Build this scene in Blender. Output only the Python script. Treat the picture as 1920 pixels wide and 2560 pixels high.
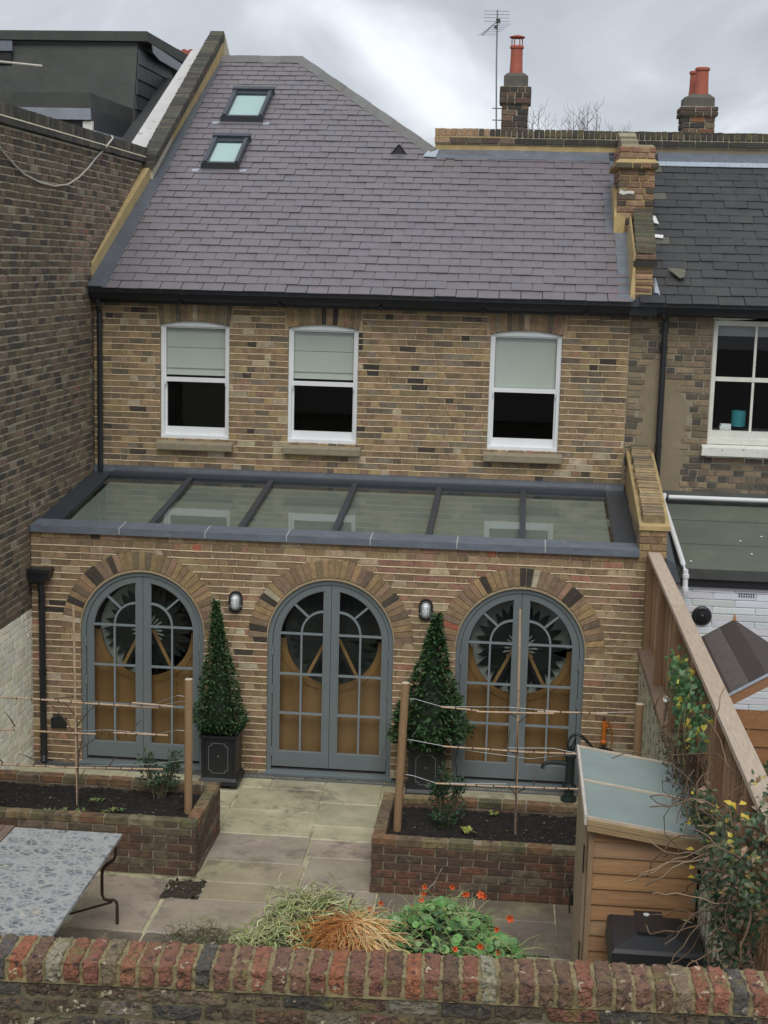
import bpy, math, random
from math import sin, cos, pi, radians, sqrt, atan2
from mathutils import Vector, Matrix, noise
for o in list(bpy.data.objects): bpy.data.objects.remove(o)
S = bpy.context.scene
# ---------------------------------------------------------------- camera
CX, CY, CZ = 5.1778, -15.1531, 5.5081
YAW, PITCH, ROLL, FPX = 0.0898, 0.1673, 0.0256, 3676.4
def cam_axes():
    f = Vector((-sin(YAW)*cos(PITCH), cos(YAW)*cos(PITCH), -sin(PITCH)))
    r = Vector((cos(YAW), sin(YAW), 0)); u = r.cross(f)
    return cos(ROLL)*r+sin(ROLL)*u, -sin(ROLL)*r+cos(ROLL)*u, f
_r, _u, _f = cam_axes()
cd = bpy.data.cameras.new('camera'); cam = bpy.data.objects.new('camera', cd)
S.collection.objects.link(cam); S.camera = cam
cam.matrix_world = Matrix(((_r.x,_u.x,-_f.x,CX),(_r.y,_u.y,-_f.y,CY),(_r.z,_u.z,-_f.z,CZ),(0,0,0,1)))
cd.sensor_width = 36; cd.lens = FPX/2560*36; cd.clip_end = 2000; cd.clip_start = .1
CAM = Vector((CX,CY,CZ))
def inframe(p, m=1.08):
    d = Vector(p)-CAM; Z = d.dot(_f)
    if Z < .1: return False
    return abs(d.dot(_r)/Z*FPX) < 960*m and abs(d.dot(_u)/Z*FPX) < 1280*m
# ---------------------------------------------------------------- world
W = bpy.data.worlds.new('World'); S.world = W; W.use_nodes = True
nt = W.node_tree; N = nt.nodes; Lk = nt.links; N.clear()
out = N.new('ShaderNodeOutputWorld'); bg = N.new('ShaderNodeBackground')
sky = N.new('ShaderNodeTexSky'); sky.sky_type = 'NISHITA'; sky.sun_disc = False
SUN_EL, SUN_AZ = radians(52), radians(172)
sky.sun_elevation = SUN_EL; sky.sun_rotation = SUN_AZ
tc = N.new('ShaderNodeTexCoord')
mp = N.new('ShaderNodeMapping'); mp.inputs['Scale'].default_value = (5.0, 5.0, 11.0); mp.inputs['Location'].default_value = (1.7, 0.4, 0.6)
mp.inputs['Rotation'].default_value = (0, radians(24), 0)
n1 = N.new('ShaderNodeTexNoise'); n1.inputs['Scale'].default_value = 1.0; n1.inputs['Detail'].default_value = 8; n1.inputs['Roughness'].default_value = .5; n1.inputs['Distortion'].default_value = .5
Lk.new(tc.outputs['Generated'], mp.inputs[0]); Lk.new(mp.outputs[0], n1.inputs['Vector'])
cr = N.new('ShaderNodeValToRGB'); e = cr.color_ramp.elements
e[0].position = .36; e[0].color = (3.75, 3.95, 4.35, 1); e[1].position = .68; e[1].color = (7.6, 8.0, 8.4, 1)
m_ = e.new(.5); m_.color = (4.7, 4.95, 5.35, 1)
Lk.new(n1.outputs['Fac'], cr.inputs[0])
mx = N.new('ShaderNodeMixRGB'); mx.inputs[0].default_value = .93
Lk.new(sky.outputs[0], mx.inputs[1]); Lk.new(cr.outputs[0], mx.inputs[2])
Lk.new(mx.outputs[0], bg.inputs[0]); bg.inputs[1].default_value = .1; Lk.new(bg.outputs[0], out.inputs[0])
sl = bpy.data.lights.new('sun', 'SUN'); sl.energy = 1.45; sl.angle = radians(35); sl.color = (1, .97, .92)
so = bpy.data.objects.new('sun', sl); S.collection.objects.link(so)
_sd = Vector((sin(SUN_AZ)*cos(SUN_EL), cos(SUN_AZ)*cos(SUN_EL), sin(SUN_EL)))
so.rotation_euler = _sd.to_track_quat('Z', 'Y').to_euler(); so.location = (0, -20, 20)
S.view_settings.view_transform = 'Standard'; S.view_settings.look = 'None'
S.view_settings.exposure = 0.4; S.view_settings.gamma = 1; S.view_settings.use_curve_mapping = False
S.cycles.max_bounces = 8; S.cycles.transparent_max_bounces = 24

# ---------------------------------------------------------------- materials
MATS = {}
def mat(name, col=(.5,.5,.5), rough=.8, var=.15, scale=6, bump=.3, bscale=60, bdist=.004, metal=0, tint=False,
        spots=None, stretch=None, spec=.5, coat=0, patch=None, emit=None):
    """noise-varied principled; tint=True multiplies the mesh colour attribute; spots/patch = (colour, scale, threshold, width)"""
    if name in MATS: return MATS[name]
    m = bpy.data.materials.new(name); m.use_nodes = True; t = m.node_tree; n = t.nodes; l = t.links
    b = n['Principled BSDF']
    g = n.new('ShaderNodeNewGeometry'); vec = g.outputs['Position']
    if stretch:
        q = n.new('ShaderNodeMapping'); q.inputs['Scale'].default_value = stretch; l.new(vec, q.inputs[0]); vec = q.outputs[0]
    if tint:
        a = n.new('ShaderNodeAttribute'); a.attribute_name = 'tint'; base = a.outputs['Color']
    else:
        a = n.new('ShaderNodeRGB'); a.outputs[0].default_value = (*col, 1); base = a.outputs[0]
    nz = n.new('ShaderNodeTexNoise'); nz.inputs['Scale'].default_value = scale; nz.inputs['Detail'].default_value = 6; nz.inputs['Roughness'].default_value = .65
    l.new(vec, nz.inputs['Vector'])
    mr = n.new('ShaderNodeMapRange'); mr.inputs[1].default_value = .25; mr.inputs[2].default_value = .75
    mr.inputs[3].default_value = 1-var; mr.inputs[4].default_value = 1+var; l.new(nz.outputs['Fac'], mr.inputs[0])
    mu = n.new('ShaderNodeVectorMath'); mu.operation = 'SCALE'; l.new(base, mu.inputs[0]); l.new(mr.outputs[0], mu.inputs['Scale'])
    cur = mu.outputs[0]
    for sp in (spots or []):
        c2, sc, th, wd = sp[:4]
        z = n.new('ShaderNodeTexNoise'); z.inputs['Scale'].default_value = sc; z.inputs['Detail'].default_value = 5; z.inputs['Roughness'].default_value = .7
        ofs = n.new('ShaderNodeVectorMath'); ofs.operation = 'ADD'; ofs.inputs[1].default_value = (sc*3.1, 7.7*len(name), sc)
        l.new(g.outputs['Position'], ofs.inputs[0]); l.new(ofs.outputs[0], z.inputs['Vector'])
        r2 = n.new('ShaderNodeMapRange'); r2.inputs[1].default_value = th; r2.inputs[2].default_value = th+wd; l.new(z.outputs['Fac'], r2.inputs[0])
        r2.inputs[4].default_value = sp[4] if len(sp) > 4 else 1
        mm = n.new('ShaderNodeMixRGB'); l.new(r2.outputs[0], mm.inputs[0]); l.new(cur, mm.inputs[1]); mm.inputs[2].default_value = (*c2, 1)
        cur = mm.outputs[0]
    l.new(cur, b.inputs['Base Color'])
    b.inputs['Roughness'].default_value = rough; b.inputs['Metallic'].default_value = metal
    b.inputs['Specular IOR Level'].default_value = spec
    if coat: b.inputs['Coat Weight'].default_value = coat; b.inputs['Coat Roughness'].default_value = .2
    if bump:
        z = n.new('ShaderNodeTexNoise'); z.inputs['Scale'].default_value = bscale; z.inputs['Detail'].default_value = 5; l.new(vec, z.inputs['Vector'])
        bp = n.new('ShaderNodeBump'); bp.inputs['Strength'].default_value = bump; bp.inputs['Distance'].default_value = bdist
        l.new(z.outputs['Fac'], bp.inputs['Height']); l.new(bp.outputs[0], b.inputs['Normal'])
    MATS[name] = m; return m
def glass(name, tint=(.9,.95,.93), refl=1.45, rough=.0, back=None):
    if name in MATS: return MATS[name]
    m = bpy.data.materials.new(name); m.use_nodes = True; t = m.node_tree; n = t.nodes; l = t.links; n.clear()
    o = n.new('ShaderNodeOutputMaterial'); mixs = n.new('ShaderNodeMixShader'); f = n.new('ShaderNodeFresnel'); f.inputs[0].default_value = refl
    tr = n.new('ShaderNodeBsdfTransparent'); tr.inputs[0].default_value = (*tint, 1)
    gl = n.new('ShaderNodeBsdfGlossy'); gl.inputs['Roughness'].default_value = rough; gl.inputs[0].default_value = (.95,.97,1,1)
    gg = n.new('ShaderNodeNewGeometry'); mm = n.new('ShaderNodeMath'); mm.operation='SUBTRACT'; mm.inputs[0].default_value=1; l.new(gg.outputs['Backfacing'],mm.inputs[1])
    m2 = n.new('ShaderNodeMath'); m2.operation='MULTIPLY'; l.new(f.outputs[0],m2.inputs[0]); l.new(mm.outputs[0],m2.inputs[1]); l.new(m2.outputs[0], mixs.inputs[0]); l.new(tr.outputs[0], mixs.inputs[1]); l.new(gl.outputs[0], mixs.inputs[2]); l.new(mixs.outputs[0], o.inputs[0])
    MATS[name] = m; return m
M_brick = mat('stock_brick', tint=True, rough=.92, var=.36, scale=13, bump=.8, bscale=70, bdist=.006, spots=[((.15,.12,.08),1.1,.46,.25,.42),((.46,.38,.27),24,.62,.08,.45),((.06,.048,.036),17,.60,.12,.65),((.11,.105,.055),.7,.56,.15,.35)])
M_oldbrick = mat('old_sooty_brick', tint=True, rough=.95, var=.3, scale=18, bump=.6, bscale=80, spots=[((.3,.24,.16),30,.66,.1,.5)])
M_redbrick = mat('weathered_red_brick', tint=True, rough=.95, var=.5, scale=30, bump=1, bscale=70, bdist=.014,
                 spots=[((.04,.03,.026),22,.54,.08,.9),((.36,.10,.045),38,.62,.06,.8),((.46,.40,.28),13,.62,.03,.9),((.17,.15,.05),9,.56,.1,.65),((.5,.47,.38),60,.69,.03,.8)])
M_plantbrick = mat('damp_planter_brick', tint=True, rough=.85, var=.45, scale=16, bump=1, bscale=70, bdist=.008,
                   spots=[((.055,.045,.035),9,.5,.14,.8),((.34,.29,.22),26,.64,.06,.5),((.11,.12,.03),7,.6,.1,.5)])
M_paintbrick = mat('whitewashed_brick', tint=True, rough=.8, var=.08, scale=10, bump=.5, bscale=70, spots=[((.20,.18,.12),24,.68,.03,.8),((.66,.63,.48),4,.60,.2,.35)])
M_mortar = mat('cream_lime_mortar', (.37,.29,.18), .95, .15, 30, .3, 120, tint=False)
M_point = mat('fresh_pointing', (.60,.48,.32), .95, .12, 12, .3, 150)
M_oldmortar = mat('grey_old_mortar', (.50,.455,.34), .95, .2, 14, .4, 100)
M_fgmortar = mat('mossy_mortar', (.24,.195,.10), .95, .35, 20, .8, 100, .006, spots=[((.07,.06,.04),12,.5,.2,.7)])
M_plmortar = mat('damp_mortar', (.27,.23,.165), .95, .3, 18, .5, 100, spots=[((.08,.07,.05),9,.52,.2,.7)])
M_slate = mat('purple_slate', tint=True, rough=.42, var=.10, scale=9, bump=.3, bscale=30, bdist=.003, spec=.5, spots=[((.20,.19,.185),1.3,.52,.3,.45),((.11,.10,.105),4,.62,.12,.4),((.30,.29,.26),40,.79,.02,.5)])
M_slate2 = mat('old_grey_slate', tint=True, rough=.55, var=.16, scale=7, bump=.3, bscale=45, spec=.35, spots=[((.075,.078,.065),1.6,.52,.2,.5),((.22,.21,.17),34,.78,.02,.6)])
M_lead = mat('lead_flashing', (.135,.155,.185), .42, .22, 5, .3, 20, spec=.6, spots=[((.33,.35,.38),9,.62,.1,.6)])
M_leadlight = mat('bright_lead', (.36,.41,.47), .45, .25, 6, .3, 25, stretch=(6,1,1))
M_render = mat('ochre_render', (.42,.315,.15), .95, .2, 5, .3, 60, spots=[((.2,.15,.09),7,.6,.15,.5)])
M_patch = mat('cement_patch', (.235,.19,.125), .95, .14, 4, .3, 80, spots=[((.12,.1,.08),5,.62,.1,.5)])
M_white = mat('white_paint', (.74,.76,.77), .45, .04, 6, .05, 30)
M_oldwhite = mat('flaking_white_paint', (.66,.66,.6), .7, .1, 9, .4, 60, spots=[((.28,.27,.23),20,.62,.05,.8)])
M_black = mat('black_cast_iron', (.016,.017,.02), .42, .2, 12, .15, 60)
M_grey = mat('lead_grey_paint', (.15,.178,.186), .5, .06, 5, .08, 40)
M_alu = mat('anthracite_aluminium', (.04,.048,.06), .4, .12, 4, .05, 30)
M_stone = mat('york_sill_stone', (.26,.225,.155), .9, .2, 14, .4, 60, spots=[((.12,.11,.07),12,.6,.1,.6)])
M_slab = mat('sandstone_paving', tint=True, rough=.5, var=.32, scale=2.6, bump=.35, bscale=16, bdist=.006,
             spots=[((.36,.33,.19),2.3,.5,.2,.6),((.085,.08,.045),3.3,.58,.12,.55),((.07,.06,.05),1.5,.55,.16,.8),((.07,.06,.05),22,.63,.05,.7)])
M_joint = mat('sandy_joint', (.42,.39,.25), .95, .3, 8, .3, 90, spots=[((.09,.08,.05),4,.5,.15,.8)])
M_soil = mat('dark_soil', (.014,.011,.009), .95, .5, 20, 1, 60, .02)
M_wood = mat('larch_fence_board', tint=True, rough=.75, var=.25, scale=6, bump=.4, bscale=30, stretch=(7,1.2,1), spots=[((.12,.07,.04),9,.66,.06,.5)])
M_woodx = mat('horizontal_grain_board', tint=True, rough=.7, var=.22, scale=5, bump=.35, bscale=20, stretch=(1,8,12), spots=[((.08,.03,.012),9,.69,.03,.85),((.22,.19,.14),2.2,.55,.15,.45)])
M_woody = mat('weathered_oak', tint=True, rough=.8, var=.22, scale=5, bump=.4, bscale=24, stretch=(14,1.2,14))
M_woodz = mat('turned_post_wood', tint=True, rough=.75, var=.2, scale=6, bump=.3, bscale=24, stretch=(12,12,1.4))
M_ply = mat('warm_plywood', tint=True, rough=.5, var=.18, scale=3, bump=.05, bscale=30, stretch=(3,3,.5))
M_felt = mat('grey_green_felt', (.235,.29,.275), .85, .1, 3, .3, 120, spots=[((.12,.15,.12),2.5,.62,.1,.5)])
M_darkfelt = mat('dark_mineral_felt', (.060,.064,.058), .9, .22, 2.2, .4, 110, spots=[((.11,.11,.095),2,.55,.2,.6)])
M_flatfelt = mat('green_grey_roof_felt', (.105,.115,.09), .8, .16, 1.6, .3, 90, spots=[((.17,.18,.12),1.3,.55,.2,.5),((.06,.062,.05),3,.6,.2,.5)])
M_leaf = mat('leaf', tint=True, rough=.52, var=.2, scale=12, bump=0, spec=.5)
M_dryleaf = mat('stem', tint=True, rough=.75, var=.25, scale=14, bump=0)
M_petal = mat('petal', tint=True, rough=.6, var=.1, scale=20, bump=0)
M_cane = mat('bamboo_cane', (.46,.33,.22), .6, .3, 9, .1, 60, spots=[((.13,.085,.055),15,.62,.06,.7)])
M_bark = mat('thin_bark', (.10,.075,.055), .9, .3, 20, .3, 80)
M_wire = mat('galvanised_wire', (.33,.34,.34), .4, .1, 20, 0, metal=.6)
M_terra = mat('terracotta', (.38,.11,.07), .8, .15, 8, .3, 60)
M_glass = glass('window_glass', (.95,.965,.955))
M_doorglass = glass('door_glass', (.90,.93,.91), 1.38)
M_roofglass = glass('roof_glass', (.89,.92,.90), 1.42)
M_blind = mat('sage_linen_blind', (.51,.54,.50), .9, .05, 3, .1, 200)
M_blind2 = mat('roof_linen_blind', (.222,.235,.208), .9, .12, 1.6, .2, 60, stretch=(.6,5,5))
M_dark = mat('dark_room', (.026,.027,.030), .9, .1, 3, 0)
M_marble = mat('breccia_marble', (.30,.34,.38), .22, .3, 5, 0, spots=[((.115,.14,.165),9,.54,.03,.85),((.52,.53,.50),24,.52,.05,.75),((.55,.50,.38),3.2,.66,.05,.8),((.56,.58,.56),50,.55,.05,.5)])
def marble():
    m=bpy.data.materials.new('breccia_slab'); m.use_nodes=True; t=m.node_tree; n=t.nodes; l=t.links; b=n['Principled BSDF']; g=n.new('ShaderNodeNewGeometry')
    nz=n.new('ShaderNodeTexNoise'); nz.inputs['Scale'].default_value=9; nz.inputs['Detail'].default_value=5; l.new(g.outputs['Position'],nz.inputs['Vector'])
    mx=n.new('ShaderNodeMixRGB'); mx.blend_type='ADD'; mx.inputs[0].default_value=.11; l.new(g.outputs['Position'],mx.inputs[1]); l.new(nz.outputs['Color'],mx.inputs[2])
    mp=n.new('ShaderNodeMapping'); mp.inputs['Scale'].default_value=(1,1.1,1); l.new(mx.outputs[0],mp.inputs[0])
    cur=None
    for sc,lo,hi,c in ((7,.03,.15,(.38,.40,.40)),(17,.03,.15,(.43,.44,.42))):
        v=n.new('ShaderNodeTexVoronoi'); v.feature='DISTANCE_TO_EDGE'; v.inputs['Scale'].default_value=sc; l.new(mp.outputs[0],v.inputs['Vector'])
        r=n.new('ShaderNodeMapRange'); r.inputs[1].default_value=lo; r.inputs[2].default_value=hi; r.inputs[3].default_value=1 if cur is None else .85; r.inputs[4].default_value=0; l.new(v.outputs['Distance'],r.inputs[0])
        q=n.new('ShaderNodeMixRGB'); l.new(r.outputs[0],q.inputs[0]); q.inputs[2].default_value=(*c,1)
        if cur is None:
            v2=n.new('ShaderNodeTexNoise'); v2.inputs['Scale'].default_value=6; v2.inputs['Detail'].default_value=6; l.new(mp.outputs[0],v2.inputs['Vector'])
            cr_=n.new('ShaderNodeValToRGB'); cr_.color_ramp.elements[0].color=(.13,.155,.18,1); cr_.color_ramp.elements[0].position=.38; cr_.color_ramp.elements[1].color=(.30,.34,.37,1); cr_.color_ramp.elements[1].position=.62; l.new(v2.outputs['Fac'],cr_.inputs[0]); l.new(cr_.outputs[0],q.inputs[1])
        else: l.new(cur,q.inputs[1])
        cur=q.outputs[0]
    v3=n.new('ShaderNodeTexNoise'); v3.inputs['Scale'].default_value=2.6; v3.inputs['Detail'].default_value=7; l.new(g.outputs['Position'],v3.inputs['Vector']); r=n.new('ShaderNodeMapRange'); r.inputs[1].default_value=.62; r.inputs[2].default_value=.68; l.new(v3.outputs['Fac'],r.inputs[0])
    q=n.new('ShaderNodeMixRGB'); l.new(r.outputs[0],q.inputs[0]); l.new(cur,q.inputs[1]); q.inputs[2].default_value=(.60,.55,.43,1); l.new(q.outputs[0],b.inputs['Base Color']); b.inputs['Roughness'].default_value=.3
    MATS['breccia_slab']=m; return m
M_marble = marble()
M_rust = mat('rusty_iron', (.05,.028,.022), .65, .3, 12, .3, 70)
M_plastic = mat('black_plastic', (.022,.023,.026), .45, .1, 6, .3, 220)
M_orange = mat('orange_plastic', (.62,.17,.02), .35, .05, 4, 0)
M_cable = mat('pale_cable', (.5,.47,.4), .6, .05, 4, 0)
M_chrome = mat('galvanised_guard', (.42,.45,.46), .3, .1, 9, 0, metal=.7)
M_bulb = mat('frosted_bulb_glass', (.6,.64,.66), .12, .05, 5, 0, spec=.8)
M_teal = mat('teal_ceramic', (.03,.21,.25), .4, .08, 5, 0)
M_silver = mat('silver_line', (.16,.17,.18), .4, .05, 5, 0)
M_wwall = mat('white_painted_masonry', tint=True, rough=.6, var=.06, scale=5, bump=.4, bscale=50, spots=[((.42,.42,.4),10,.64,.08,.5)])
M_mosswall = mat('mossy_limewash', (.62,.60,.46), .9, .12, 6, .6, 40, .01, spots=[((.085,.08,.04),9,.52,.05,.9),((.15,.16,.05),4,.6,.1,.7)])
M_pfelt = mat('brown_shed_felt', (.060,.046,.042), .9, .12, 3, .3, 140)
M_pfelt2 = mat('worn_shed_felt', (.115,.10,.09), .9, .25, 14, .4, 120)
M_drain = mat('drain_grate', (.13,.14,.15), .5, .1, 9, .1, 60)

# ---------------------------------------------------------------- mesh helpers
WM = {}
class MB:
    def __init__(s): s.v=[]; s.f=[]; s.c=[]; s.m=[]; s.sm=False
    def add(s, vs, fs, c=(.5,.5,.5), m=0):
        o=len(s.v); s.v += [tuple(p) for p in vs]
        for f in fs: s.f.append(tuple(i+o for i in f)); s.c.append(c); s.m.append(m)
        return s
    def box(s,x0,x1,y0,y1,z0,z1,c=(.5,.5,.5),m=0):
        return s.add([(x0,y0,z0),(x1,y0,z0),(x1,y1,z0),(x0,y1,z0),(x0,y0,z1),(x1,y0,z1),(x1,y1,z1),(x0,y1,z1)],
              [(3,2,1,0),(4,5,6,7),(0,1,5,4),(1,2,6,5),(2,3,7,6),(3,0,4,7)],c,m)
    def hexa(s,b,t,c=(.5,.5,.5),m=0):   # 4 bottom, 4 top points
        return s.add(list(b)+list(t),[(3,2,1,0),(4,5,6,7),(0,1,5,4),(1,2,6,5),(2,3,7,6),(3,0,4,7)],c,m)
    def prism(s,poly,off,c=(.5,.5,.5),m=0):  # poly list of 3D pts, extruded by off
        n=len(poly); off=Vector(off); a=[Vector(p) for p in poly]; b=[p+off for p in a]
        return s.add(a+b,[tuple(range(n))[::-1],tuple(range(n,2*n))]+[(i,(i+1)%n,(i+1)%n+n,i+n) for i in range(n)],c,m)
    def ring(s,outer,inner,off,c=(.5,.5,.5),closed=True,m=0):
        n=len(outer); off=Vector(off); A=[Vector(p) for p in outer]; B=[Vector(p) for p in inner]
        vs=A+B+[p+off for p in A]+[p+off for p in B]; fs=[]
        for i in range(n if closed else n-1):
            j=(i+1)%n
            fs += [(i,j,j+n,i+n),(i+2*n,i+3*n,j+3*n,j+2*n),(i,i+2*n,j+2*n,j),(i+n,j+n,j+3*n,i+3*n)]
        if not closed:
            fs += [(0,n,3*n,2*n),(n-1,3*n-1,4*n-1,2*n-1)]
        return s.add(vs,fs,c,m)
    def tube(s,pts,r,k=6,c=(.5,.5,.5),m=0,cap=True):
        P=[Vector(p) for p in pts]; n=len(P); vs=[]
        for i,p in enumerate(P):
            d=(P[min(i+1,n-1)]-P[max(i-1,0)]).normalized()
            a=d.cross(Vector((0,0,1)) if abs(d.z)<.9 else Vector((0,1,0))).normalized(); b=d.cross(a)
            rr=r[i] if isinstance(r,(list,tuple)) else r
            vs += [p+a*rr*cos(2*pi*j/k)+b*rr*sin(2*pi*j/k) for j in range(k)]
        fs=[(i*k+j,i*k+(j+1)%k,(i+1)*k+(j+1)%k,(i+1)*k+j) for i in range(n-1) for j in range(k)]
        if cap: fs += [tuple(range(k))[::-1],tuple(range((n-1)*k,n*k))]
        return s.add(vs,fs,c,m)
    def lathe(s,prof,cen,k=20,axis='z',c=(.5,.5,.5),m=0):  # prof: (radius, height)
        cen=Vector(cen); vs=[]
        for r,h in prof:
            for j in range(k):
                a=2*pi*j/k; p=(r*cos(a),r*sin(a),h) if axis=='z' else (r*cos(a),h,r*sin(a))
                vs.append(cen+Vector(p))
        n=len(prof)
        fs=[(i*k+j,i*k+(j+1)%k,(i+1)*k+(j+1)%k,(i+1)*k+j) for i in range(n-1) for j in range(k)]
        fs += [tuple(range(k))[::-1],tuple(range((n-1)*k,n*k))]
        return s.add(vs,fs,c,m)
    def mesh(s,name,mats,origin=None):
        me=bpy.data.meshes.new(name)
        vs=s.v if origin is None else [(x-origin.x,y-origin.y,z-origin.z) for x,y,z in s.v]
        me.from_pydata(vs,[],s.f)
        for m in (mats if isinstance(mats,(list,tuple)) else [mats]): me.materials.append(m)
        ca=me.color_attributes.new('tint','FLOAT_COLOR','CORNER'); arr=[]
        for p,c in zip(s.f,s.c): arr += [c[0],c[1],c[2],1.0]*len(p)
        ca.data.foreach_set('color',arr)
        me.polygons.foreach_set('material_index',s.m)
        if s.sm: me.polygons.foreach_set('use_smooth',[True]*len(s.f))
        me.update(); return me
def setp(o,label=None,cat=None,group=None,kind=None):
    if label: o['label']=label
    if cat: o['category']=cat
    if group: o['group']=group
    if kind: o['kind']=kind
    return o
def link(o,parent=None,mw=None):
    S.collection.objects.link(o)
    mw = mw or Matrix.Identity(4)
    if parent:
        o.parent=parent; o.matrix_parent_inverse = WM[parent.name].inverted()
    o.matrix_basis = mw; WM[o.name]=mw.copy(); return o
def obj(name,mb,mats,parent=None,kind=None,label=None,cat=None,group=None,smooth=False,recalc=True):
    if smooth: mb.sm=True
    if parent is None:
        xs=[p[0] for p in mb.v]; ys=[p[1] for p in mb.v]; zs=[p[2] for p in mb.v]
        og=Vector(((min(xs)+max(xs))/2,(min(ys)+max(ys))/2,min(zs)))
        me=mb.mesh(name,mats,og); mw=Matrix.Translation(og)
    else:
        me=mb.mesh(name,mats); mw=None
    if recalc:
        import bmesh
        bm=bmesh.new(); bm.from_mesh(me); bmesh.ops.recalc_face_normals(bm,faces=bm.faces); bm.to_mesh(me); bm.free()
    o=link(bpy.data.objects.new(name,me),parent,mw)
    return setp(o,label,cat,group,kind)
def thing(name,loc,label,cat,group=None,kind=None):
    o=bpy.data.objects.new(name,None); o.empty_display_size=.1
    link(o,None,Matrix.Translation(Vector(loc)))
    return setp(o,label,cat,group,kind)
def jit(c,a,rng): 
    k=1+rng.uniform(-a,a); return tuple(max(0,x*k*(1+rng.uniform(-a,a)*.3)) for x in c)

# ---------------------------------------------------------------- bricks
PAL_TAN=[((.31,.215,.115),22),((.25,.172,.10),24),((.34,.25,.125),10),((.20,.145,.085),20),((.30,.20,.13),9),((.13,.105,.075),11),((.045,.038,.032),5),((.43,.36,.25),5),((.27,.16,.11),3),((.20,.165,.12),8)]
PAL_TAN2=[((.29,.20,.107),24),((.245,.167,.095),22),((.33,.243,.135),12),((.215,.148,.088),19),((.33,.215,.14),10),((.22,.15,.105),6),((.05,.042,.036),3),((.47,.40,.29),7),((.34,.17,.11),4),((.42,.33,.21),6)]
PAL_OLD=[((.135,.103,.068),26),((.10,.078,.055),24),((.16,.125,.075),14),((.18,.13,.085),8),((.068,.058,.048),12),((.19,.135,.10),4),((.24,.21,.145),3),((.19,.10,.07),.7)]
PAL_PINK=[((.22,.14,.105),3),((.25,.11,.08),.6),((.20,.15,.11),3),((.27,.20,.145),2)]
PAL_NB=[((.20,.155,.10),26),((.15,.115,.08),24),((.24,.185,.12),16),((.12,.10,.075),16),((.27,.18,.12),6),((.08,.07,.06),8)]
PAL_RED=[((.235,.098,.06),12),((.19,.085,.055),18),((.165,.09,.06),14),((.14,.085,.055),10),((.095,.085,.072),6),((.30,.11,.055),6),((.18,.13,.085),8),((.26,.23,.17),4)]
PAL_PL=[((.115,.065,.045),26),((.09,.055,.04),22),((.15,.07,.045),16),((.12,.09,.06),16),((.16,.12,.085),8),((.17,.13,.09),6)]
PAL_STACK=[((.27,.15,.09),18),((.22,.13,.085),18),((.33,.24,.15),10),((.12,.085,.065),16),((.34,.20,.13),8),((.06,.05,.045),6)]
PAL_WHITE=[((.86,.83,.68),20),((.84,.80,.64),14),((.87,.85,.74),10)]
PAL_WW=[((.64,.66,.68),20),((.60,.62,.645),10)]
def pick(pal,rng):
    t=rng.uniform(0,sum(w for _,w in pal))
    for c,w in pal:
        t-=w
        if t<=0: return c
    return pal[0][0]
def brick_geo(mb,T,L,H,D,rng,c,rag=.0025,ch=.004):
    """front at local y=0, going back to +D; local x along, z up; T maps local->world"""
    x=L/2; z=H/2; j=lambda a=rag: rng.uniform(-a,a)
    out=[(-x+j(),j(.001),-z+j()),(x+j(),j(.001),-z+j()),(x+j(),j(.001),z+j()),(-x+j(),j(.001),z+j())]
    pr=rng.uniform(0,.003)
    fr=[(px*(1-ch/x),-ch-pr,pz*(1-ch/z)) for px,_,pz in out]
    bk=[(px,D,pz) for px,_,pz in out]
    vs=[T@Vector(p) for p in fr+out+bk]
    fs=[(0,1,2,3)]+[(i,i+4,(i+1)%4+4,(i+1)%4) for i in range(4)]+[(i+4,i+8,(i+1)%4+8,(i+1)%4+4) for i in range(4)]
    mb.add(vs,fs,c)
POOL={}
def pooled(pal_id,pal,L,H,D,mat_,rng,rag):
    k=(pal_id,round(L*50),round(H*200),mat_.name)
    lst=POOL.setdefault(k,[])
    if len(lst)<14 or rng.random()<.04:
        mb=MB(); brick_geo(mb,Matrix.Identity(4),round(L*50)/50-.004 if L>.06 else L,H,D,rng,jit(pick(pal,rng),.12,rng),rag)
        lst.append(mb.mesh('brick',mat_))
    return rng.choice(lst)
def place_bricks(items,parent,pal_id,pal,mat_,H,D,rng,name='brick',limit=300,rag=.0025,palf=None,matf=None):
    """items: (T, L). nearest in frame become parts; the rest one joined part"""
    vis=[it for it in items if inframe(it[0].translation,1.0)]
    vis.sort(key=lambda it:(it[0].translation-CAM).length)
    keep=set(id(it) for it in vis[:limit])
    rest={}
    for it in items:
        T,L=it[0],it[1]; m2=matf(T.translation) if matf else mat_; p2=palf(T.translation,rng) if palf else pal
        if id(it) in keep:
            pid=pal_id if p2 is pal else pal_id+'b'
            me=pooled(pid,p2,L,H,D,m2,rng,rag)
            o=bpy.data.objects.new(name,me)
            link(o,parent,T)
        else:
            mb=rest.setdefault(m2.name,(MB(),m2))[0]; brick_geo(mb,T,L,H,D,rng,jit(pick(p2,rng),.12,rng),rag)
    for k,(mb,m2) in rest.items():
        if mb.v: obj('brickwork',mb,m2,parent,kind='stuff',recalc=False)
def intervals(u0,u1,holes,z):
    iv=[(u0,u1)]
    for h in holes:
        for a,b in h(z):
            nv=[]
            for p,q in iv:
                if b<=p or a>=q: nv.append((p,q)); continue
                if a>p: nv.append((p,a))
                if b<q: nv.append((b,q))
            iv=nv
    return [(p,q) for p,q in iv if q-p>.012]
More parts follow.
